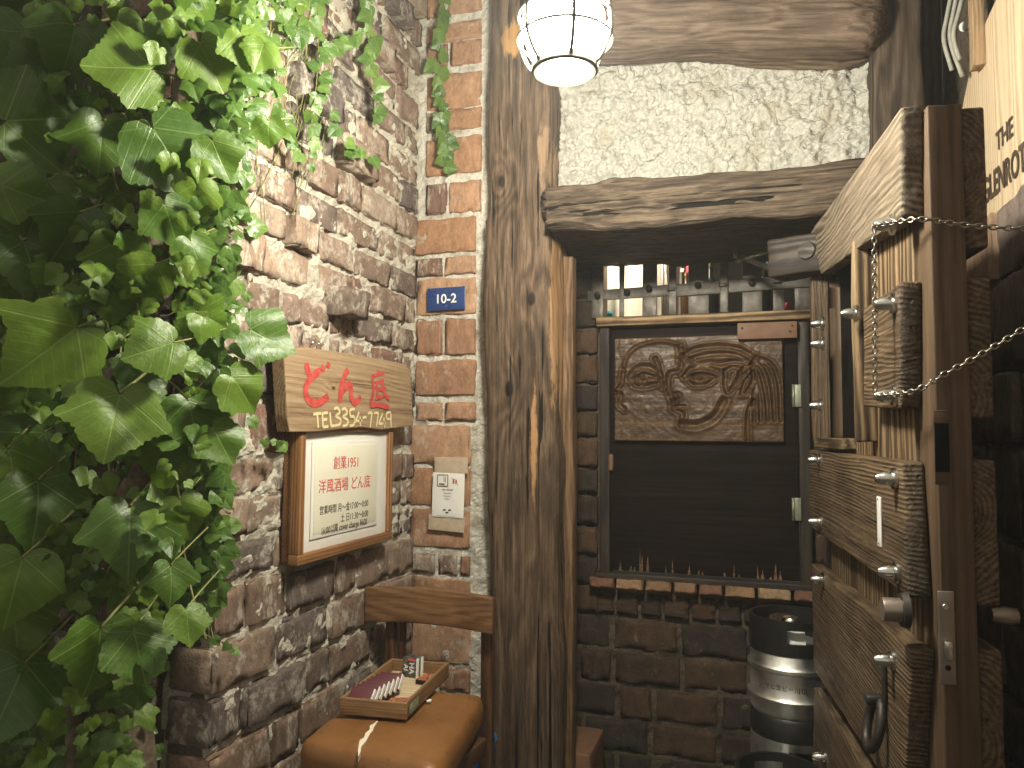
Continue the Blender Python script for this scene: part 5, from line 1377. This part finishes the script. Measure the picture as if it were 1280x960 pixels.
# small-leaved ivy along the corner and over the wall
si = thing('small_ivy', (-1.1, 1.4, 0), 'small-leaved ivy creeping along the wall corner and hanging over the bricks', 'ivy')
spots = []
def near_edge():
    py = random.uniform(-60, 780); e = edge_px(py)
    return random.gauss(e+18, 24), py
while len(spots) < 270:
    px, py = near_edge()
    if px > edge_px(py)+60: continue
    spots.append((px, py))
for i in range(120): spots.append((edge_px(i*6)+random.gauss(12, 20), i*6+random.uniform(-5, 5)))
for i in range(150):      # top mass over the corner
    py = abs(random.gauss(0, 110))-40; px = random.uniform(230, 400-max(0, py)*.55); spots.append((px, py))
for i in range(150):      # foot of the wall
    px = random.uniform(-40, 205); py = random.uniform(820, 985) if px < 150 else random.uniform(760, 960); spots.append((px, py))
for i in range(60): spots.append((random.gauss(262, 10), random.uniform(590, 760)))
random.shuffle(spots)
smallrest = []
cnt = 0
def wall_pt(px, py, off):
    """on whichever wall face the ray meets first, lifted off by off"""
    a = onX(px, py, XL+off)
    if a.y > YC: return a, Vector((1, -.3, .25))
    return onY(px, py, YC-off), Vector((.25, -1, .25))
for (px, py) in spots:
    off = random.uniform(.015, .06)
    p, nn = wall_pt(px, py, off)
    d = (p-CP).dot(CF); size = random.choice((12, 15, 18, 22, 28))*random.uniform(.85, 1.15)/FPX*d
    nrm = (nn.normalized()*.6+toward(p, .2, .2, .6)*.7).normalized(); dg = random.gauss(270, 55)
    if cnt < 298:
        leaf_at(si, p, size, imgdir(dg), nrm, 'leaf_small' if random.random() < .7 else 'leaf', SMALL); cnt += 1
    else: smallrest.append((p, size, imgdir(dg), nrm))
def joined_leaves(name, parent, items, key, pool=None):
    vs, fs, uv = [], [], []
    for (p, size, tip, nrm) in items:
        me = random.choice(pool or SMALL); ey_ = (tip-nrm*tip.dot(nrm)).normalized(); ex_ = ey_.cross(nrm); o = len(vs)
        ul = me.uv_layers[0].data
        for v in me.vertices: vs.append(p+(ex_*v.co.x+ey_*v.co.y+nrm*v.co.z)*size)
        for po in me.polygons:
            fs.append([o+k for k in po.vertices]); uv += [tuple(ul[l].uv) for l in po.loop_indices]
    me = pydata(name, vs, fs, True); l = me.uv_layers.new(name='UVMap')
    for i, u in enumerate(uv): l.data[i].uv = u
    o = link(name, me, M[key], parent); o['kind'] = 'stuff'; return o
joined_leaves('small_leaves', iv, MORE[:650], 'leaf', BIG); joined_leaves('shade_toned_leaves', iv, MORE[650:], 'leaf_dark', BIG)
joined_leaves('small_leaves', si, smallrest, 'leaf_small')
runs = bmesh.new()
for i in range(34):
    py = random.uniform(-40, 60); px = random.uniform(240, 420); P = []
    for k in range(6):
        p, nn = wall_pt(px, py, random.uniform(.008, .03)); P.append(p); px += random.gauss(-6, 10); py += random.uniform(20, 55)
    add_tube(runs, smooth_line(P, 4), .0011, 5)
for i in range(14):
    py = random.uniform(150, 700); px = edge_px(py)+random.uniform(-10, 30); P = []
    for k in range(5):
        p, nn = wall_pt(px, py, random.uniform(.01, .05)); P.append(p); px += random.gauss(0, 10); py += random.uniform(15, 40)
    add_tube(runs, smooth_line(P, 4), .0012, 5)
rs = link('stems', to_mesh('stems', runs, True), M['stem'], si); rs['kind'] = 'stuff'

STR = [([(548, -30), (553, 30), (548, 80), (556, 120), (553, 150), (560, 178), (558, 208)], 26, 'long ivy strand hanging down the brick pier', 'pier'),
       ([(468, -30), (462, 20), (466, 60), (460, 80), (470, 130), (472, 145)], 17, 'ivy strand hanging on the upper side wall near the pier', 'side'),
       ([(395, -30), (398, 40), (396, 100), (390, 150), (386, 205)], 18, 'ivy strand trailing down the side wall beside the leafy mass', 'side'),
       ([(400, 50), (420, 52), (440, 44), (452, 40)], 8, 'short ivy strand reaching sideways across the upper wall', 'side'),
       ([(400, 110), (415, 145), (430, 178), (440, 188), (466, 198)], 8, 'thin ivy runner slanting down to the right on the side wall', 'side'),
       ([(345, 80), (350, 130), (360, 170), (372, 190)], 10, 'ivy tip drooping below the top leaves over the bricks', 'side'),
       ([(320, 545), (340, 553), (350, 551), (357, 557)], 5, 'curly ivy tendril pointing at the framed notice', 'side'),
       ([(250, 790), (270, 800), (285, 806), (296, 815)], 3, 'lone thin tendril with one round leaf on the lower bricks', 'side')]
for (pp, n, lab, where) in STR:
    f = (lambda x, y: onY(x, y, YP-.045)) if where == 'pier' else (lambda x, y: onX(x, y, XL+.055))
    P = smooth_line([f(*p) for p in pp], 8)
    s = thing('ivy_strand', P[0], lab, 'ivy strand')
    link('stem', tube('stem', P, .0012, 5), M['stem'], s)
    for i in range(n):
        p = P[min(len(P)-1, int((i+.7)*len(P)/n))]; d = (p-CP).dot(CF)
        size = random.uniform(12, 21)/FPX*d*(1.0 if n > 6 else .75)
        off = Vector((random.uniform(-.006, .006), -.006, random.uniform(-.004, .004))) if where == 'pier' else Vector((.006, random.uniform(-.008, .008), 0))
        leaf_at(s, p+off, size, imgdir(random.choice((200, 230, 300, 335))+random.gauss(0, 15)), toward(p, .3, .25, .5), 'leaf_small', SMALL)

# ------------------------------------------------------------------ lettering becomes plain mesh
bpy.context.view_layer.update()
dg = bpy.context.evaluated_depsgraph_get()
for o in TEXTS:
    me = bpy.data.meshes.new_from_object(o.evaluated_get(dg)); n_ = o.name
    c = bpy.data.objects.new('lettering', me); COL.objects.link(c); c.parent = o.parent
    c.matrix_parent_inverse = o.matrix_parent_inverse.copy(); c.matrix_basis = o.matrix_basis.copy()
for o in TEXTS: bpy.data.objects.remove(o)

# ------------------------------------------------------------------ air volume added to imitate lens glare round the lamp
hz = rbox('glare_volume', 7.0, 8.0, 5.6, .001)
hm = bpy.data.materials.new('lamp_glare_air'); hm.use_nodes = True; hn = hm.node_tree
hn.nodes.remove(hn.nodes['Principled BSDF'])
pv = hn.nodes.new('ShaderNodeVolumePrincipled'); pv.inputs['Color'].default_value = (.95, .95, .92, 1); pv.inputs['Density'].default_value = GLARE_DENSITY
hn.links.new(pv.outputs[0], hn.nodes['Material Output'].inputs['Volume'])
tag(link('glare_volume', hz, hm, None, Matrix.Translation((-.4, 1.0, 1.5))), kind='stuff')
